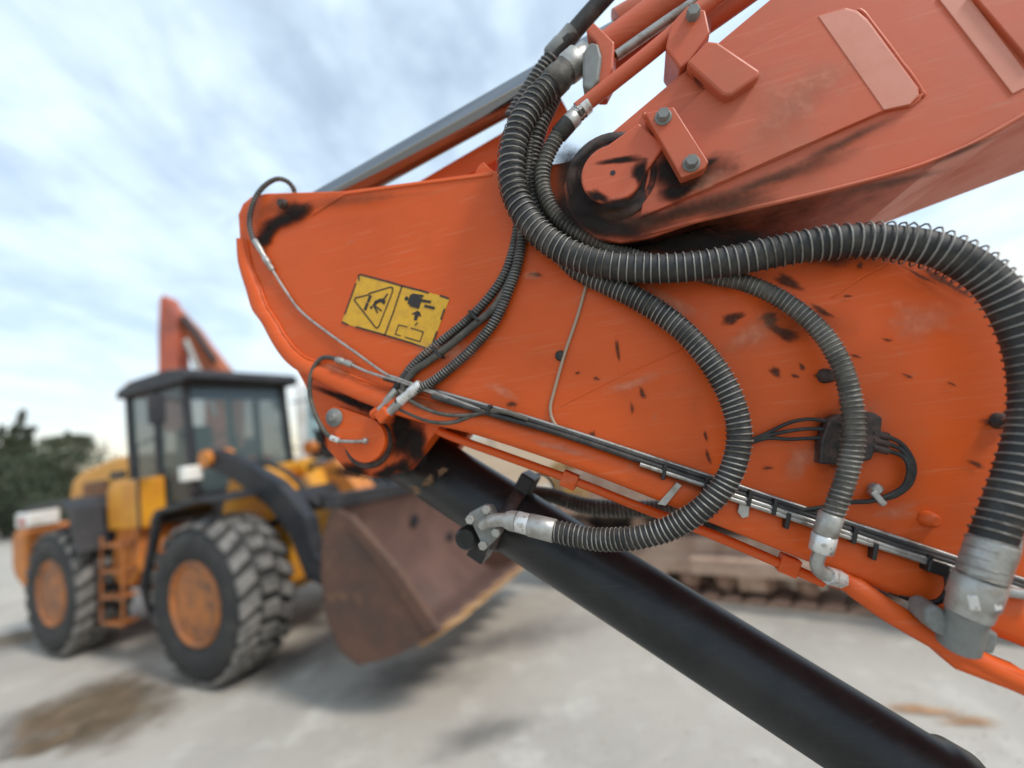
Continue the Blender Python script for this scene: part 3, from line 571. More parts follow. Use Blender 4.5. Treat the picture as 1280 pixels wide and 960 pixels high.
def dot(mb, c, r, z=.0018):
    cc = L(*Z(*c), z); r = r/8.533*.76/F_PX; mb.add([cc+V((r*math.cos(k*PI/8), r*math.sin(k*PI/8), 0)) for k in range(16)], [tuple(range(16))])
dot(bmb, (376, 420), 19)
stroke(bmb, [(405, 400), (425, 365), (470, 345), (510, 340)], 34, .00184); stroke(bmb, [(505, 345), (525, 310), (548, 280)], 17, .00186); stroke(bmb, [(480, 355), (512, 378), (520, 350)], 18, .00188)
stroke(bmb, [(415, 405), (450, 430), (484, 456)], 16, .0019); stroke(bmb, [(410, 415), (428, 450), (442, 476)], 16, .00192)
# lying figure, arrow, box
dot(bmb, (752, 326), 26); stroke(bmb, [(800, 340), (880, 362)], 90, .00186); stroke(bmb, [(815, 284), (925, 300)], 24, .00188); stroke(bmb, [(800, 290), (790, 330)], 22, .0019)
stroke(bmb, [(900, 345), (1005, 362)], 26, .00192); stroke(bmb, [(790, 395), (880, 425)], 22, .00194); stroke(bmb, [(950, 405), (1045, 428)], 26, .00196)
q = [L(*Z(*p), .0018) for p in ((868, 455), (800, 490), (840, 500), (828, 555), (862, 560), (878, 510), (910, 520), (895, 470))]; bmb.add(q, [tuple(range(8))])
stroke(bmb, [(866, 585), (845, 608)], 14)
stroke(bmb, [(685, 722), (632, 705), (668, 606), (760, 628)], 11, .0018); stroke(bmb, [(800, 640), (932, 682), (895, 785), (740, 738)], 11, .0018)
bmb.build('pictogram', M['label_black'], lab, fix=False)
# ---- chips, grease, scuffs on the paint, and painted shadows
def patches(name, lst, mt, parent, w):
    mb = MB()
    for k, (x, y, rx, ry, an) in enumerate(lst):
        an = math.radians(an); ww = w + .00012*k
        def Pt(r, a, x=x, y=y, rx=rx, ry=ry, an=an, ww=ww):
            px = rx*r*math.cos(a); py = ry*r*math.sin(a); return L(x+px*math.cos(an)-py*math.sin(an), y+px*math.sin(an)+py*math.cos(an), ww)
        blot(mb, Pt, 5+k*3+int(x), 16, 4)
    o = mb.build(name, mt, parent, fix=False); o['kind'] = 'stuff'; return o
patches('chipped_paint', [(915, 398, 26, 11, -8), (962, 397, 20, 10, -5), (980, 416, 34, 14, 22), (985, 352, 36, 9, 22), (1030, 390, 22, 7, 25), (970, 465, 15, 8, 35), (1003, 459, 7, 6, 30), (1030, 470, 17, 9, 5), (994, 470, 8, 4, 30), (1075, 332, 8, 6, 0), (1060, 370, 8, 3, 0), (772, 437, 5, 18, -8), (803, 492, 7, 10, -30), (790, 510, 3, 14, -8), (740, 545, 5, 12, 5), (885, 570, 5, 14, -15), (882, 545, 4, 10, -10), (1220, 580, 16, 7, 25), (1244, 526, 22, 11, 0), (1110, 425, 12, 3, 18), (1135, 470, 12, 3, 18), (1190, 480, 9, 2.5, 18), (1070, 445, 10, 3, 20), (1060, 505, 14, 18, 0), (745, 473, 6, 3, 0), (722, 466, 6, 3, 0), (905, 310, 50, 8, 8), (1180, 352, 60, 7, 28), (1150, 345, 30, 5, 25), (668, 343, 14, 5, 0), (640, 505, 10, 6, 10), (960, 585, 9, 4, 0)], M['chip'], stick, .0006)
patches('grease', [(352, 276, 40, 15, -28), (372, 262, 24, 13, -20), (330, 298, 22, 10, -25), (1040, 548, 26, 46, 0), (720, 215, 36, 40, 0), (700, 280, 40, 40, 40), (860, 300, 130, 30, 6), (1000, 308, 130, 22, 4), (780, 292, 90, 34, 10), (1090, 314, 70, 10, 4)], M['grease'], stick, .0045)  # grease at head and pivot; boom's shadow on the stick top painted in
patches('grime', [(440, 250, 120, 10, -4), (330, 262, 50, 22, -30), (700, 250, 60, 60, 0), (760, 330, 90, 30, 20), (1060, 560, 60, 60, 0), (520, 500, 90, 12, 18), (650, 530, 90, 8, 18), (850, 600, 120, 8, 18), (1050, 665, 120, 8, 19), (1000, 400, 70, 40, 20)], M['grime_lt'], stick, .0115)
patches('scuffs', [(628, 488, 34, 14, 20), (940, 420, 75, 34, -20), (790, 480, 60, 14, -22), (1000, 575, 40, 40, 0), (560, 440, 60, 24, 10), (420, 462, 34, 10, 20), (665, 345, 22, 9, 0), (1120, 640, 60, 16, -10), (840, 380, 60, 25, 30), (1150, 400, 90, 40, 10), (700, 560, 70, 10, 18), (1080, 520, 50, 40, 0)], M['scuff'], stick, .0110)
patches('grease', [(725, 258, 30, 44, -30), (760, 284, 60, 16, 8), (838, 215, 30, 36, 30), (850, 238, 34, 14, -15), (800, 176, 24, 10, -25), (735, 200, 26, 12, -35), (880, 205, 26, 5, -25), (870, 92, 20, 10, 60), (935, 104, 24, 4, -30)], M['grease'], boom, BW+.0085)  # nose grease; also paints the shadows beside keeper block and bracket tab
patches('grime', [(850, 264, 110, 16, -16), (910, 256, 90, 12, -14), (790, 280, 70, 22, -8), (1110, 229, 90, 7, -14), (1200, 190, 60, 5, -25), (870, 215, 60, 30, -20), (745, 250, 60, 60, 0), (960, 225, 120, 12, -20), (1050, 180, 90, 8, -24)], M['grime'], boom, BW+.0075)
patches('grease', [(775, 200, 30, 7, -8), (748, 246, 18, 10, 30), (800, 215, 12, 20, 30), (772, 255, 36, 7, -10)], M['grease'], pin, BW+.0135)
patches('scuffs', [(1250, 130, 40, 6, -12), (890, 225, 40, 18, -20), (950, 92, 6, 8, 0), (1000, 120, 140, 50, -30)], M['scuff'], boom, BW+.0112)
patches('worn_paint', [(535, 602, 22, 8, -30), (552, 590, 16, 6, -40), (520, 612, 14, 8, 20)], soft('tan_wear', (.16, .10, .06), .8, 40, 2, .5, .8), bcyl, -.068)
# grease under the boom nose, with the underside's shade painted in
ub = spline([L(x, y, BW) for x, y in ((722, 280), (745, 297), (775, 303), (812, 297), (880, 275), (1045, 237), (1180, 197))], 6)
um = MB(); um.a = []; NW = 12
for i, p in enumerate(ub):
    t = i/(len(ub)-1)
    d = (ub[min(i+1, len(ub)-1)]-ub[max(i-1, 0)]).normalized(); nrm_ = V((d.y, -d.x, 0)) if d.x > 0 else V((-d.y, d.x, 0))
    for k in range(NW+1):
        w = BW - .003 - (WID+2*BW-.006)*k/NW
        um.v.append(tuple(V((p.x, p.y, w)) + nrm_*.0012)); um.a.append(max(0, min(1, 1.15 - 1.25*t**1.3)) + (.0 if k else -.05))
n_ = NW+1; um.f = [(i*n_+k, i*n_+k+1, (i+1)*n_+k+1, (i+1)*n_+k) for i in range(len(ub)-1) for k in range(NW)]; um.sm = [True]*len(um.f)
o = um.build('grease', M['grease'], boom, fix=False); o['kind'] = 'stuff'
patches('grease', [(505, 545, 26, 34, 20), (520, 560, 22, 30, 0), (430, 498, 40, 8, 20), (470, 510, 40, 10, 20), (440, 590, 40, 10, 8), (505, 585, 20, 16, 0), (485, 590, 30, 12, -15), (400, 545, 8, 20, -10), (500, 530, 20, 16, 0)], M['grease'], stick, -.0205)  # pivot grease on the ear; the upper patches are painted shadow
# ---- linkage and bucket beyond the frame, resting on the ground
tc_ = tipc + V((0, 0, -WID/2))
bk = MB(); r0 = .33
prof_b = [(tc_.x-.10, tc_.y+.02), (tc_.x+.22, tc_.y-.08), (tc_.x+.30, tc_.y-.32), (tc_.x+.22, .10), (tc_.x+.02, .012), (tc_.x-.30, .012), (tc_.x-.42, .06)]
for w0, w1 in ((.20, .225), (-WID-.225, -WID-.20)):
    bk.prism([V((a, b, 0)) for a, b in prof_b], lambda p: V((p.x, p.y, w0)), lambda p: V((p.x, p.y, w1)))
for a, b in zip(prof_b, prof_b[1:]):
    d = (V(b+(0,))-V(a+(0,))).normalized(); n_ = V((-d.y, d.x, 0))*.02
    A0, B1 = V(a+(0,)), V(b+(0,)); bk.prism([A0, B1, B1+n_, A0+n_], lambda p: V((p.x, p.y, -WID-.20)), lambda p: V((p.x, p.y, .20)))
bucket = bk.build('bucket', M['brown_block'], EX, .004)
MB().tube([cb+cd*.52, tc_+V((.1, .0, 0))], .03, 12).build('link', M['orange'], EX)
#BACKGROUND_MARK
# ================================================================== WHEEL LOADER
YEL = (.70, .31, .020)
M['loader_yellow'] = mat('loader_yellow', YEL, .42, c2=(.58, .22, .02), ns=2.2, lo=.4, hi=.7, c3=(.25, .13, .07), n3=5, lo3=.6, hi3=.85)
M['loader_orange'] = mat('loader_orange', (.56, .19, .025), .5, c2=(.42, .13, .03), ns=3, c3=(.2, .1, .06), n3=6, lo3=.6, hi3=.85)
M['loader_dark'] = mat('dark_grey_plastic', (.018, .019, .023), .5, c2=(.035, .034, .036), ns=4, spec=.35)
M['tyre'] = mat('tyre_rubber', (.022, .022, .022), .8, c2=(.05, .047, .043), ns=5, lo=.4, hi=.75, bump=.2, bs=60)
M['tread'] = mat('dusty_tread', (.20, .188, .172), .9, c2=(.10, .094, .086), ns=7)
M['rust'] = mat('rusty_bucket', (.115, .055, .034), .75, c2=(.065, .036, .027), ns=2.5, lo=.35, hi=.65, c3=(.22, .11, .05), n3=5, lo3=.55, hi3=.75, bump=.3, bs=14)
M['worn'] = mat('worn_bucket_inside', (.155, .088, .07), .6, c2=(.10, .056, .045), ns=1.8, lo=.35, hi=.7, c3=(.3, .21, .17), n3=6, lo3=.6, hi3=.8, bump=.2, bs=10)
M['edge'] = mat('cutting_edge', (.55, .31, .13), .6, c2=(.38, .2, .09), ns=6)
M['rim'] = mat('muddy_shaded_rim_paint', (.44, .145, .03), .55, c2=(.22, .085, .035), ns=5, lo=.35, hi=.65, c3=(.10, .06, .04), n3=9, lo3=.5, hi3=.7)  # muddy paint, also darkened for the shade inside the rim dish
M['seat'] = mat('seat_fabric', (.03, .03, .032), .8)
M['white'] = mat('white_paint', (.72, .72, .70), .4, c2=(.55, .53, .48), ns=3)
def glass(name, col, alpha):
    m = mat(name, col, .06); m.node_tree.nodes['Principled BSDF'].inputs['Alpha'].default_value = alpha; return m
M['glass'] = glass('tinted_cab_glass', (.10, .145, .15), .5)
M['glass_pale'] = glass('pale_glass', (.35, .45, .45), .5)
M['lamp'] = mat('lamp_lens', (.8, .78, .72), .15)
LD = empty('wheel_loader', (-4.261, 6.43, 0), -.446)
tag(LD, 'yellow wheel loader with rusty raised bucket standing on the concrete yard', 'wheel loader')
def xz(pts, y0, y1, name, mt, parent, bevel=.02):
    return MB().prism([V((a, 0, b)) for a, b in pts], lambda p: V((p.x, y0, p.z)), lambda p: V((p.x, y1, p.z))).build(name, mt, parent, bevel)
def bx(name, c, d, mt, parent, bevel=.015, rot=None): return MB().box(c, d, rot).build(name, mt, parent, bevel)
def wheel(x, side):
    yo = side*1.3; yi = side*.72; yc = (yo+yi)/2; hw = .29; R = .80
    prof = [(-hw+.03, .41), (-hw, .47), (-hw-.015, .58), (-hw, .68), (-hw+.06, .745), (0, .755), (hw-.06, .745), (hw, .68), (hw+.015, .58), (hw, .47), (hw-.03, .41)]
    t = MB(); rings = []
    for d, r in prof: rings.append([V((x+r*math.cos(2*PI*i/56), yc+d, R+r*math.sin(2*PI*i/56))) for i in range(56)])
    t.loft(rings, cap=False)
    ty = t.build('tyre', M['tyre'], LD)
    g = MB(); n = 22
    for row, y0, hwid, slant in ((0, -.2, .09, .25), (1, 0, .085, 0), (2, .2, .09, -.25)):
        for k in range(n):
            a = 2*PI*(k+(.5 if row == 1 else 0))/n
            er = V((math.cos(a), 0, math.sin(a))); et = V((-math.sin(a), 0, math.cos(a))); ey = V((0, 1, 0)); c = V((x, yc+y0, R)) + er*.772
            vs = []
            for (yy, tt) in ((-hwid, .072), (-hwid, -.072), (hwid, -.072), (hwid, .072)):
                for hh in (-.035, .028):
                    q = .86 if hh > 0 else 1.0; drop = .028 if (hh > 0 and abs(y0+yy) > .24) else 0
                    vs.append(c + ey*yy*q + et*(tt*q + yy*slant*2) + er*(hh-drop))
            g.add(vs, [(0, 2, 4, 6), (1, 7, 5, 3), (0, 1, 3, 2), (2, 3, 5, 4), (4, 5, 7, 6), (6, 7, 1, 0)])
    g.build('tread', M['tread'], ty)
    r = MB(); so_ = side
    pr = [(.26, .42), (.29, .405), (.285, .385), (.25, .37), (.10, .35), (-.09, .33), (-.13, .28), (-.11, .21), (.0, .18), (.05, .15), (.06, .05)]
    rings = [[V((x+q*math.cos(2*PI*i/36), yc+so_*d, R+q*math.sin(2*PI*i/36))) for i in range(36)] for d, q in pr]
    r.loft(rings, cap=True); rim = r.build('rim', M['rim'], LD)
    for k in range(10):
        a = 2*PI*k/10; MB().cyl((x+.24*math.cos(a), yc+so_*-.14, R+.24*math.sin(a)), (x+.24*math.cos(a), yc+so_*-.08, R+.24*math.sin(a)), .02, 6).build('wheel_nut', M['loader_orange'], rim)
for x in (1.57, -1.57):
    for s_ in (-1, 1): wheel(x, s_)
    MB().cyl((x, -.75, .8), (x, .75, .8), .16, 14).build('axle', M['loader_orange'], LD)
# rear half
xz([(-2.6, .62), (-.15, .62), (.1, .9), (.1, 1.45), (-2.6, 1.5)], -.55, .55, 'rear_frame', M['loader_orange'], LD)
xz([(-.80, 1.45), (-.80, 2.44), (-1.3, 2.45), (-2.2, 2.34), (-2.5, 2.22), (-2.62, 1.95), (-2.66, 1.4)], -.72, .72, 'engine_hood', M['loader_yellow'], LD, .06)
bx('side_grille', (-1.75, -.725, 2.02), (.7, .03, .28), M['loader_dark'], LD)
for k in range(5): bx('grille_slat', (-1.75, -.745, 1.92+k*.05), (.66, .02, .018), M['loader_orange'], LD, 0)
bx('nameplate_strip', (-1.1, -.728, 2.2), (.42, .02, .10), M['loader_dark'], LD, .004)
xz([(-2.62, .75), (-3.0, .95), (-3.08, 1.1), (-3.08, 1.5), (-2.98, 1.62), (-2.62, 1.62)], -1.2, 1.2, 'counterweight', M['loader_orange'], LD, .05)
bx('rear_reflector_panel', (-2.80, -1.0, 1.74), (.42, .36, .22), M['white'], LD, .03); bx('rear_reflector_panel', (-2.80, 1.0, 1.74), (.42, .36, .22), M['white'], LD, .03)
bx('tail_lamp', (-2.72, -1.195, 1.72), (.10, .03, .08), mat('red_lens', (.4, .02, .01), .2), LD, .01)
def fender(x, s_, w0, w1, name='fender', z=1.93, x0=-.78, x1=.72):
    pts = [(x+x0, z-.55), (x+x0+.16, z-.05), (x+x0+.3, z), (x+x1-.3, z), (x+x1-.05, z-.14), (x+x1, z-.5)]
    inn = [(a, b-.05) for a, b in pts][::-1]
    inn[0] = (pts[-1][0]-.05, pts[-1][1]); inn[-1] = (pts[0][0]+.05, pts[0][1])
    return xz(pts+inn, s_*w0, s_*w1, name, M['loader_dark'], LD, .012)
for s_ in (-1, 1):
    xz([(-2.35, 1.86), (-2.25, 1.93), (-1.2, 1.97), (-.95, 1.86), (-.72, 1.30), (-.80, 1.28), (-1.02, 1.78), (-1.22, 1.90), (-2.3, 1.85)], s_*.72, s_*1.30, 'fender', M['loader_dark'], LD, .01)
    xz([(.82, 1.62), (.95, 1.74), (1.75, 1.83), (2.0, 1.80), (2.0, 1.755), (1.75, 1.78), (.98, 1.69), (.86, 1.57)], s_*.66, s_*1.28, 'fender', M['loader_dark'], LD, .01)
for s_ in (-1, 1):
    MB().tube([(1.0, s_*1.27, 1.70), (.52, s_*1.2, .92), (.46, s_*1.1, .55)], .055, 8).build('fender_strut', M['loader_dark'], LD)
    xz([(-.72, 1.5), (-.72, 2.02), (-.5, 2.10), (.05, 2.10), (.05, 1.5)], s_*.72, s_*1.02, 'tool_box', M['loader_yellow'], LD, .03)
    xz([(-.78, 1.0), (-.62, 1.5), (-.1, 1.5), (-.1, 1.0), (-.3, .8), (-.6, .8)], s_*.55, s_*.98, 'fuel_tank', M['loader_orange'], LD, .03)
    for z in (.45, .75, 1.05, 1.35): bx('step', (-.35+.03*z, s_*1.08, z), (.44, .2, .03), M['rim'], LD, .006)
    for xx in (-.60, -.10): MB().tube([(xx, s_*1.16, .42), (xx+.03, s_*1.14, 1.45)], .018, 6).build('step_rail', M['rim'], LD)
    MB().tube([(.12, s_*1.05, 1.5), (.12, s_*1.05, 2.5), (.16, s_*.8, 2.6)], .018, 6).build('handrail', M['loader_dark'], LD)
    bx('work_lamp', (.98, s_*.92, 2.08), (.14, .2, .17), M['lamp'], LD, .02); MB().tube([(.98, s_*.9, 2.0), (1.0, s_*.75, 1.75)], .03, 6).build('lamp_stalk', M['loader_dark'], LD)
    MB().tube([(.62, s_*.74, 2.95), (.70, s_*1.05, 3.0)], .014, 6).build('mirror_arm', M['loader_dark'], LD); bx('mirror', (.71, s_*1.1, 2.86), (.05, .18, .34), M['loader_dark'], LD, .02)
# cab
xz([(-.82, 1.5), (-.82, 1.98), (-.3, 1.98), (.1, 1.72), (.55, 1.72), (.60, 1.5)], -.73, .73, 'cab_base', M['loader_dark'], LD, .02)
xz([(-.93, 3.22), (-.90, 3.34), (-.5, 3.42), (.35, 3.42), (.70, 3.36), (.76, 3.26), (.70, 3.20)], -.80, .80, 'cab_roof', M['loader_dark'], LD, .03)
bx('roof_cap', (-.45, 0, 3.435), (.85, 1.4, .05), M['loader_yellow'], LD, .02)
for s_ in (-1, 1):
    for (a, b, wd) in (((-.79, 1.95), (-.82, 3.25), .10), ((-.12, 1.8), (-.14, 3.25), .09), ((.60, 1.7), (.50, 3.25), .085)):
        MB().prism([V((a[0]-wd/2, 0, a[1])), V((a[0]+wd/2, 0, a[1])), V((b[0]+wd/2, 0, b[1])), V((b[0]-wd/2, 0, b[1]))], lambda p: V((p.x, s_*.72, p.z)), lambda p: V((p.x, s_*.64, p.z))).build('cab_pillar', M['loader_dark'], LD, .01)
    xz([(-.74, 2.0), (-.17, 2.0), (-.19, 3.2), (-.77, 3.2)], s_*.685, s_*.69, 'side_window', M['glass'], LD, 0)
    dr = xz([(-.07, 1.76), (.55, 1.74), (.46, 3.2), (-.09, 3.2)], s_*.685, s_*.69, 'door_glass', M['glass'], LD, 0)
    bx('door_handle', (.0, s_*.73, 2.15), (.14, .03, .04), M['loader_dark'], dr, .005)
MB().add([(.60, -.62, 1.75), (.60, .62, 1.75), (.505, .62, 3.2), (.505, -.62, 3.2)], [(0, 1, 2, 3)]).build('windshield', M['glass'], LD, fix=False)
MB().add([(-.80, -.62, 2.0), (-.80, .62, 2.0), (-.82, .62, 3.2), (-.82, -.62, 3.2)], [(0, 1, 2, 3)]).build('rear_window', M['glass'], LD, fix=False)
bx('front_cross_member', (.58, 0, 1.78), (.08, 1.3, .12), M['loader_dark'], LD); bx('sun_visor', (.47, 0, 3.1), (.02, 1.2, .18), mat('blue_visor', (.08, .13, .25), .4), LD, 0)
st = bx('seat_base', (-.35, 0, 2.02), (.5, .5, .16), M['seat'], LD, .04); bx('seat_back', (-.58, 0, 2.42), (.14, .48, .7), M['seat'], st, .05)
MB().tube([(.3, 0, 1.9), (.12, 0, 2.38)], .05, 8).build('steering_column', M['seat'], LD)
MB().tube([V((.10, 0, 2.42)) + V((.19*math.cos(a)*.5, .19*math.sin(a), .19*math.cos(a)*.86)) for a in [k*PI/10 for k in range(21)]], .016, 6).build('steering_wheel', M['seat'], LD)
MB().tube([(-.1, -.5, 3.43), (-.1, -.5, 3.52)], .05, 10).build('beacon', mat('amber_lens', (.7, .25, .02), .2), LD)
MB().tube([(-1.9, .2, 2.35), (-1.9, .2, 2.9), (-1.98, .2, 2.98)], .06, 10).build('exhaust_pipe', M['loader_dark'], LD)
# front half, arms
xz([(.1, .6), (.1, 1.35), (.8, 1.5), (1.0, 1.95), (1.35, 2.05), (1.75, 1.7), (2.05, 1.2), (2.0, .75), (1.6, .55)], -.52, .52, 'front_frame', M['loader_yellow'], LD, .03)
for s_ in (-1, 1):
    c_ = [(1.12, 2.22), (1.6, 2.05), (2.18, 1.74), (2.52, 1.40), (2.66, 1.0), (3.25, .82)]
    th = [.11, .13, .155, .165, .14, .11]; u_, l_ = [], []
    for i, (a, b) in enumerate(c_):
        p0 = c_[max(0, i-1)]; p1 = c_[min(len(c_)-1, i+1)]; d = V((p1[0]-p0[0], p1[1]-p0[1])).normalized(); n_ = V((-d.y, d.x))
        u_.append((a+n_.x*th[i], b+n_.y*th[i])); l_.append((a-n_.x*th[i], b-n_.y*th[i]))
    xz(u_+l_[::-1], s_*.66, s_*.80, 'lift_arm', M['loader_dark'], LD, .02)
    MB().cyl((1.12, s_*.55, 2.22), (1.12, s_*.86, 2.22), .10, 16).build('arm_pin', M['loader_orange'], LD)
    MB().tube(spline([V(p) for p in ((1.0, s_*.5, 2.0), (1.5, s_*.55, 2.12), (2.1, s_*.55, 1.95), (2.5, s_*.5, 1.55))], 5), .03, 6).build('hydraulic_hose', M['rubber'], LD)
    lc = MB().cyl((.9, s_*.6, 1.05), (1.7, s_*.62, 1.35), .085, 14).build('lift_cylinder', M['loader_yellow'], LD); MB().cyl((1.7, s_*.62, 1.35), (2.35, s_*.64, 1.55), .05, 12).build('cylinder_rod', M['chrome'], lc)
MB().cyl((2.3, -.7, 1.62), (2.3, .7, 1.62), .14, 14).build('cross_tube', M['loader_dark'], LD)
xz([(2.15, 1.98), (2.4, 2.02), (2.75, 1.6), (2.75, 1.25), (2.5, 1.2), (2.3, 1.6)], -.14, .14, 'bell_crank', M['loader_orange'], LD, .02)
tcy = MB().cyl((1.2, 0, 1.95), (1.8, 0, 1.98), .10, 14).build('tilt_cylinder', M['loader_yellow'], LD); MB().cyl((1.8, 0, 1.98), (2.25, 0, 1.98), .05, 12).build('cylinder_rod', M['chrome'], tcy)
MB().tube([(2.68, 0, 1.3), (3.35, 0, 1.25)], .07, 8).build('bucket_link', M['loader_dark'], LD)
# bucket
BX = Matrix.Translation((3.4, 0, .76)) @ Matrix.Rotation(.10, 4, 'Z') @ Matrix.Rotation(-.05, 4, 'X') @ Matrix.Translation((-3.4, 0, -.8))
bpts = [(4.30, .66), (3.95, .50), (3.62, .42), (3.44, .52), (3.32, .78), (3.28, 1.1), (3.32, 1.4), (3.42, 1.62)]
BWD = 1.30
shell = MB(); sp = [V((a, 0, b)) for a, b in bpts]; sp = spline(sp, 4); ins = []
for i, p in enumerate(sp):
    d = (sp[min(i+1, len(sp)-1)]-sp[max(i-1, 0)]).normalized(); ins.append(p + V((d.z, 0, -d.x))*.03)
ring_o = sp + ins[::-1]
bkt = shell.prism(ring_o, lambda p: V((p.x, -BWD+.03, p.z)), lambda p: V((p.x, BWD-.03, p.z))).xf(BX).build('bucket', M['worn'], LD)
side = bpts + [(3.60, 1.52), (4.0, 1.12)]
for s_ in (-1, 1):
    MB().prism([V((a, 0, b)) for a, b in side], lambda p: V((p.x, s_*BWD, p.z)), lambda p: V((p.x, s_*(BWD-.04), p.z))).xf(BX).build('side_plate', M['rust'], bkt)
    MB().prism([V((a, 0, b)) for a, b in [(4.34, .67), (4.0, 1.13), (3.60, 1.54), (3.56, 1.46), (3.94, 1.05), (4.22, .66)]], lambda p: V((p.x, s_*(BWD+.012), p.z)), lambda p: V((p.x, s_*(BWD-.05), p.z))).xf(BX).build('side_cutter', M['rust'], bkt, .006)
back = [(a-.012, b-.012) for a, b in bpts[2:]] ; outp = [(a-.06, b-.02) for a, b in back][::-1]
MB().prism([V((a, 0, b)) for a, b in back+outp], lambda p: V((p.x, -BWD+.05, p.z)), lambda p: V((p.x, BWD-.05, p.z))).xf(BX).build('back_plate', M['rust'], bkt)
MB().box((3.40, 0, 1.66), (.14, 2*BWD, .12)).xf(BX).build('spill_edge', M['loader_dark'], bkt, .01)
for k in range(8):
    y = -BWD+.16+k*(2*BWD-.32)/7
    MB().prism([V((a, 0, b)) for a, b in [(4.10, .60), (4.36, .70), (4.50, .735), (4.36, .655), (4.10, .52)]], lambda p: V((p.x, y-.09, p.z)), lambda p: V((p.x, y+.09, p.z))).xf(BX).build('edge_segment', M['edge'], bkt, .008)
for s_ in (-.72, .72, 0):
    MB().prism([V((a, 0, b)) for a, b in [(3.32, .6), (3.12, .75), (3.12, 1.0), (3.26, 1.35)]], lambda p: V((p.x, s_-.1, p.z)), lambda p: V((p.x, s_+.1, p.z))).xf(BX).build('hinge_bracket', M['loader_dark'], bkt, .01)

# ================================================================== WHITE TRUCK behind the loader
tp = depth(466, 600, 8.3); TK = empty('tipper_truck', (tp.x, tp.y, 0), -PI/2+.18)
tag(TK, 'white truck cab with square mirrors standing behind the wheel loader bucket', 'truck')
xz([(.0, 1.15), (.12, 1.2), (.14, 2.1), (-.08, 3.45), (-.3, 3.6), (-1.9, 3.6), (-1.9, .95), (-.1, .95)], -1.22, 1.22, 'cab', M['white'], TK, .05)
MB().add([(.150, -1.05, 2.14), (.150, 1.05, 2.14), (-.062, 1.02, 3.4), (-.062, -1.02, 3.4)], [(0, 1, 2, 3)]).build('windshield', glass('truck_windscreen', (.30, .42, .44), .95), TK, fix=False)
bx('grille', (.15, 0, 1.65), (.06, 1.6, .7), M['loader_dark'], TK); bx('bumper', (.16, 0, .85), (.3, 2.45, .4), M['loader_dark'], TK, .05)
for k in range(4): bx('grille_bar', (.19, 0, 1.42+k*.15), (.04, 1.5, .04), M['zinc_lt'], TK, .008)
for s_ in (-1, 1):
    bx('headlight', (.2, s_*.98, 1.12), (.16, .38, .2), M['lamp'], TK, .03)
    MB().tube([(-.1, s_*1.2, 3.5), (.10, s_*1.45, 3.52), (.10, s_*1.45, 2.3), (-.05, s_*1.22, 2.3)], .018, 6).build('mirror_arm', M['loader_dark'], TK); bx('mirror', (.10, s_*1.45, 3.22), (.12, .24, .42), M['loader_dark'], TK, .05)
    xz([(-.25, 2.1), (-1.2, 2.1), (-1.2, 3.15), (-.42, 3.15)], s_*1.225, s_*1.23, 'side_window', M['glass'], TK, 0)
    for x in (-.95, -4.2, -5.5):
        w_ = MB().lathe((x, s_*.9, .52), (0, s_, 0), [(0, .3), (0, .48), (.04, .52), (.28, .52), (.32, .48), (.32, .3), (.25, .27), (.22, .1)], 28).build('wheel', M['tyre'], TK); MB().lathe((x, s_*1.12, .52), (0, s_, 0), [(0, .27), (.06, .25), (.08, .1)], 16).build('rim', M['zinc'], w_)
MB().tube([(.0, -.9, 3.5), (-.02, .9, 3.5)], .03, 6).build('wiper_rail', M['loader_dark'], TK)
bx('chassis', (-3.4, 0, .82), (6.0, .9, .26), M['loader_dark'], TK)
xz([(-2.1, 1.15), (-6.2, 1.15), (-6.3, 2.5), (-2.0, 2.5)], -1.22, 1.22, 'tipper_body', M['white'], TK, .03)

# ================================================================== FAR ORANGE EXCAVATOR behind the loader cab
fo = depth(262, 470, 12.5); FX = empty('tracked_excavator', (fo.x, fo.y, 0), .9)
tag(FX, 'red orange excavator whose raised boom peaks above the loader cab roof', 'excavator')
for s_ in (-1, 1):
    n = 24; pts = [(1.5+.42*math.cos(a), .45+.42*math.sin(a)) for a in [-PI/2+k*PI/8 for k in range(9)]] + [(-1.5+.42*math.cos(a), .45+.42*math.sin(a)) for a in [PI/2+k*PI/8 for k in range(9)]]
    xz(pts, s_*.95, s_*1.45, 'track', M['loader_dark'], FX, .03)
bx('turntable', (0, 0, .95), (1.6, 1.6, .3), M['loader_dark'], FX); bx('house', (-.5, 0, 1.75), (3.0, 2.4, 1.2), M['orange'], FX, .08)
xz([(.2, 1.3), (1.4, 1.3), (1.5, 2.2), (1.2, 2.95), (.2, 2.95)], .35, 1.2, 'cab', M['loader_dark'], FX, .06)
def world_xz(pts, w, name, mt, z0):   # boom drawn in a vertical plane facing the yard, at its own distance
    Mi = FX.matrix_basis.inverted() if False else (Matrix.Translation(FX.location) @ Matrix.Rotation(.9, 4, 'Z')).inverted()
    P = [depth(x, y, z0) for x, y in pts]; d = V((FW.x, FW.y, 0)).normalized()*w
    return MB().prism(P, lambda p: Mi @ (p-d), lambda p: Mi @ (p+d)).build(name, mt, FX, .03)
world_xz([(207, 376), (211, 371), (216, 374), (223, 392), (229, 420), (231, 470), (232, 540), (206, 540), (205, 420)], .22, 'stick', mat('far_red_paint', (.46, .11, .06), .6, c2=(.26, .08, .06), ns=1.2), 12.3)
world_xz([(222, 384), (232, 396), (246, 410), (262, 432), (286, 462), (300, 500), (300, 560), (262, 560), (262, 480), (246, 446), (228, 420)], .22, 'boom', mat('far_orange_paint', (.46, .12, .04), .5, c2=(.3, .1, .05), ns=1.2), 12.5)
Mi_ = (Matrix.Translation(FX.location) @ Matrix.Rotation(.9, 4, 'Z')).inverted()
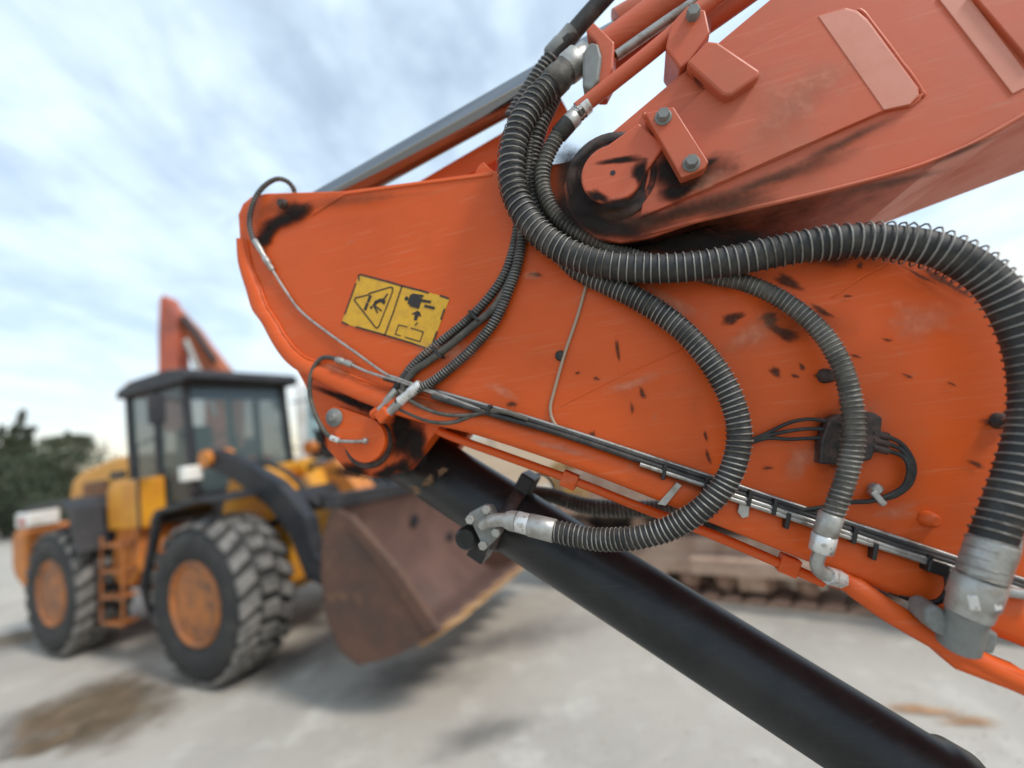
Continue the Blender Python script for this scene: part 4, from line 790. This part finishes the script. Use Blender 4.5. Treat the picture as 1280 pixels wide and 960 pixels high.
MB().tube([Mi_ @ depth(x, y, 12.2) for x, y in ((228, 396), (246, 418), (268, 450))], .09, 8).build('arm_cylinder', M['loader_dark'], FX)
MB().tube([Mi_ @ depth(x, y, 12.0) for x, y in ((232, 425), (252, 470), (270, 520))], .08, 8).build('boom_cylinder', M['steel'], FX)

# ================================================================== DUSTY CRAWLER behind the arm
DUST = mat('dusty_tan_steel', (.40, .265, .19), .9, c2=(.28, .17, .12), ns=3, lo=.35, hi=.7, c3=(.13, .085, .065), n3=9, lo3=.56, hi3=.75, bump=.5, bs=25, bdist=.006)
DUSTL = mat('pale_dust', (.47, .33, .245), .95, c2=(.35, .22, .155), ns=5, bump=.4, bs=30, bdist=.005)
DYEL = mat('dusty_yellow_paint', (.50, .27, .05), .7, c2=(.40, .27, .16), ns=2.5, lo=.4, hi=.65)
DDRK = mat('dirty_dark_steel', (.05, .045, .042), .8, c2=(.12, .09, .07), ns=6)
g0 = V((1.74, 5.01, 0)); g1 = V((3.0, 4.16, 0)); dd = (g1-g0).normalized(); dyaw = math.atan2(dd.y, dd.x)
GA, TW, TL, TR_ = 1.9, .50, 2.9, .46
nn_ = V((-dd.y, dd.x, 0))   # away from the camera
DZ = empty('crawler_dozer', g0 - dd*1.72 + dd*(TL/2+.1) + nn_*(GA/2+TW/2), dyaw)
tag(DZ, 'dust-covered tan crawler machine with yellow panels, parked behind the black cylinder', 'crawler')
zc = TR_+.03
def track(s_):
    per = 2*TL + 2*PI*TR_; n = 40; pit = per/n; shoe = None
    yc = s_*GA/2
    tr = MB().prism([V((TL/2+(TR_-.05)*math.cos(a), 0, zc+(TR_-.05)*math.sin(a))) for a in [-PI/2+k*PI/10 for k in range(11)]] + [V((-TL/2+(TR_-.05)*math.cos(a), 0, zc+(TR_-.05)*math.sin(a))) for a in [PI/2+k*PI/10 for k in range(11)]] +
        [V((-TL/2+(TR_-.11)*math.cos(a), 0, zc+(TR_-.11)*math.sin(a))) for a in [PI*1.5-k*PI/10 for k in range(11)]] + [V((TL/2+(TR_-.11)*math.cos(a), 0, zc+(TR_-.11)*math.sin(a))) for a in [PI/2-k*PI/10 for k in range(11)]], lambda p: V((p.x, yc-.1, p.z)), lambda p: V((p.x, yc+.1, p.z))).build('track_chain', DDRK, DZ)  # dark chain colour stands for shade between frame and shoes
    for k in range(n):
        d = (k+.5)*pit
        if d < TL: p, a = V((-TL/2+d, yc, zc-TR_)), 0
        elif d < TL+PI*TR_: b = (d-TL)/TR_; p, a = V((TL/2+TR_*math.sin(b), yc, zc-TR_*math.cos(b))), -b
        elif d < 2*TL+PI*TR_: p, a = V((TL/2-(d-TL-PI*TR_), yc, zc+TR_)), PI
        else: b = (d-2*TL-PI*TR_)/TR_; p, a = V((-TL/2-TR_*math.sin(b), yc, zc+TR_*math.cos(b))), PI-b
        if shoe is None:
            shoe = MB().prism([V((-pit*.47, 0, 0)), V((-pit*.47, 0, -.012)), V((-pit*.40, 0, -.03)), V((-pit*.30, 0, -.012)), V((pit*.47, 0, -.012)), V((pit*.49, 0, .03)), V((0, 0, .04))], lambda q: V((q.x, -TW/2, q.z)), lambda q: V((q.x, TW/2, q.z))).build('track_shoe', DUST, DZ)
            o = shoe
        else: o = shoe.copy(); COL.objects.link(o); o.parent = DZ
        o.location = p; o.rotation_euler = (0, a, 0)
    ys = yc + s_*.0
    fr_ = xz([(-TL/2+.15, zc-.20), (TL/2-.15, zc-.20), (TL/2-.05, zc), (TL/2-.3, zc+.16), (-TL/2+.3, zc+.16), (-TL/2+.05, zc)], yc-.17, yc+.17, 'track_frame', DUSTL, DZ, .02)
    xz([(-TL/2+.25, zc-.215), (TL/2-.15, zc-.215), (TL/2-.2, zc-.02), (-TL/2+.35, zc-.02)], yc+s_*.18, yc+s_*.205, 'guard_plate', DUSTL, fr_, .008)
    for k in range(7):
        x = -TL/2+.35+k*(TL-.7)/6; MB().cyl((x, yc-.15, zc-.28), (x, yc+.15, zc-.28), .105, 16).build('track_roller', DUST, fr_); MB().cyl((x, yc+s_*.15, zc-.28), (x, yc+s_*.20, zc-.28), .05, 12).build('roller_cap', DUST, fr_)
    for x in (-.35, .62): bx('chain_guide', (x, yc+s_*.19, zc-.27), (.24, .07, .17), DUSTL, fr_, .012)
    for x in (-.5, .6): MB().cyl((x, yc-.12, zc+.30), (x, yc+.12, zc+.30), .08, 14).build('carrier_roller', DUST, fr_)
    MB().lathe((TL/2, yc-.09, zc), (0, 1, 0), [(0, .12), (0, .34), (.05, .37), (.13, .37), (.18, .34), (.18, .12)], 24).build('idler', DUST, DZ)
    MB().lathe((-TL/2, yc-.06, zc), (0, 1, 0), [(0, .15), (0, .36), (.12, .36), (.12, .2), (.2, .18), (.22, .05)], 18).build('sprocket', DUST, DZ)
track(-1); track(1)
bx('main_frame', (0, 0, .75), (2.8, 1.3, .5), DDRK, DZ, .03)
xz([(-.1, .95), (1.55, .95), (1.6, 1.55), (1.5, 1.75), (-.1, 1.85)], -.62, .62, 'engine_hood', DYEL, DZ, .05)
for k in range(4): bx('hood_louvre', (.3+k*.28, -.63, 1.4), (.18, .03, .3), DDRK, DZ, .005)
xz([(-1.6, .95), (-.1, .95), (-.1, 1.35), (-1.0, 1.5), (-1.6, 1.4)], -.9, .9, 'platform', DUSTL, DZ, .04)
xz([(-1.75, .9), (-1.55, .9), (-1.55, 1.6), (-1.75, 1.5)], -.85, .85, 'rear_plate', DYEL, DZ, .02)
for x in (-1.25, -.15):
    for s_ in (-1, 1): MB().tube([(x, s_*.75, 1.4), (x+.03, s_*.7, 2.55)], .05, 8).build('cab_post', DYEL, DZ)
bx('cab_roof', (-.7, 0, 2.6), (1.45, 1.7, .10), DYEL, DZ, .03)
MB().box((-.7, 0, 1.62), (.5, .5, .15)).build('seat', M['seat'], DZ, .04)
bx('side_panel', (-1.35, -.93, 1.12), (.34, .05, .2), DYEL, DZ, .01)
xz([(TL/2+.95, .06), (TL/2+1.05, .06), (TL/2+.92, .5), (TL/2+1.1, 1.0), (TL/2+1.0, 1.0), (TL/2+.82, .5)], -1.5, 1.5, 'blade', DYEL, DZ, .01)
for s_ in (-1, 1): MB().box((TL/2-.2, s_*1.32, .42), (2.3, .1, .16)).build('push_arm', DUSTL, DZ, .01)
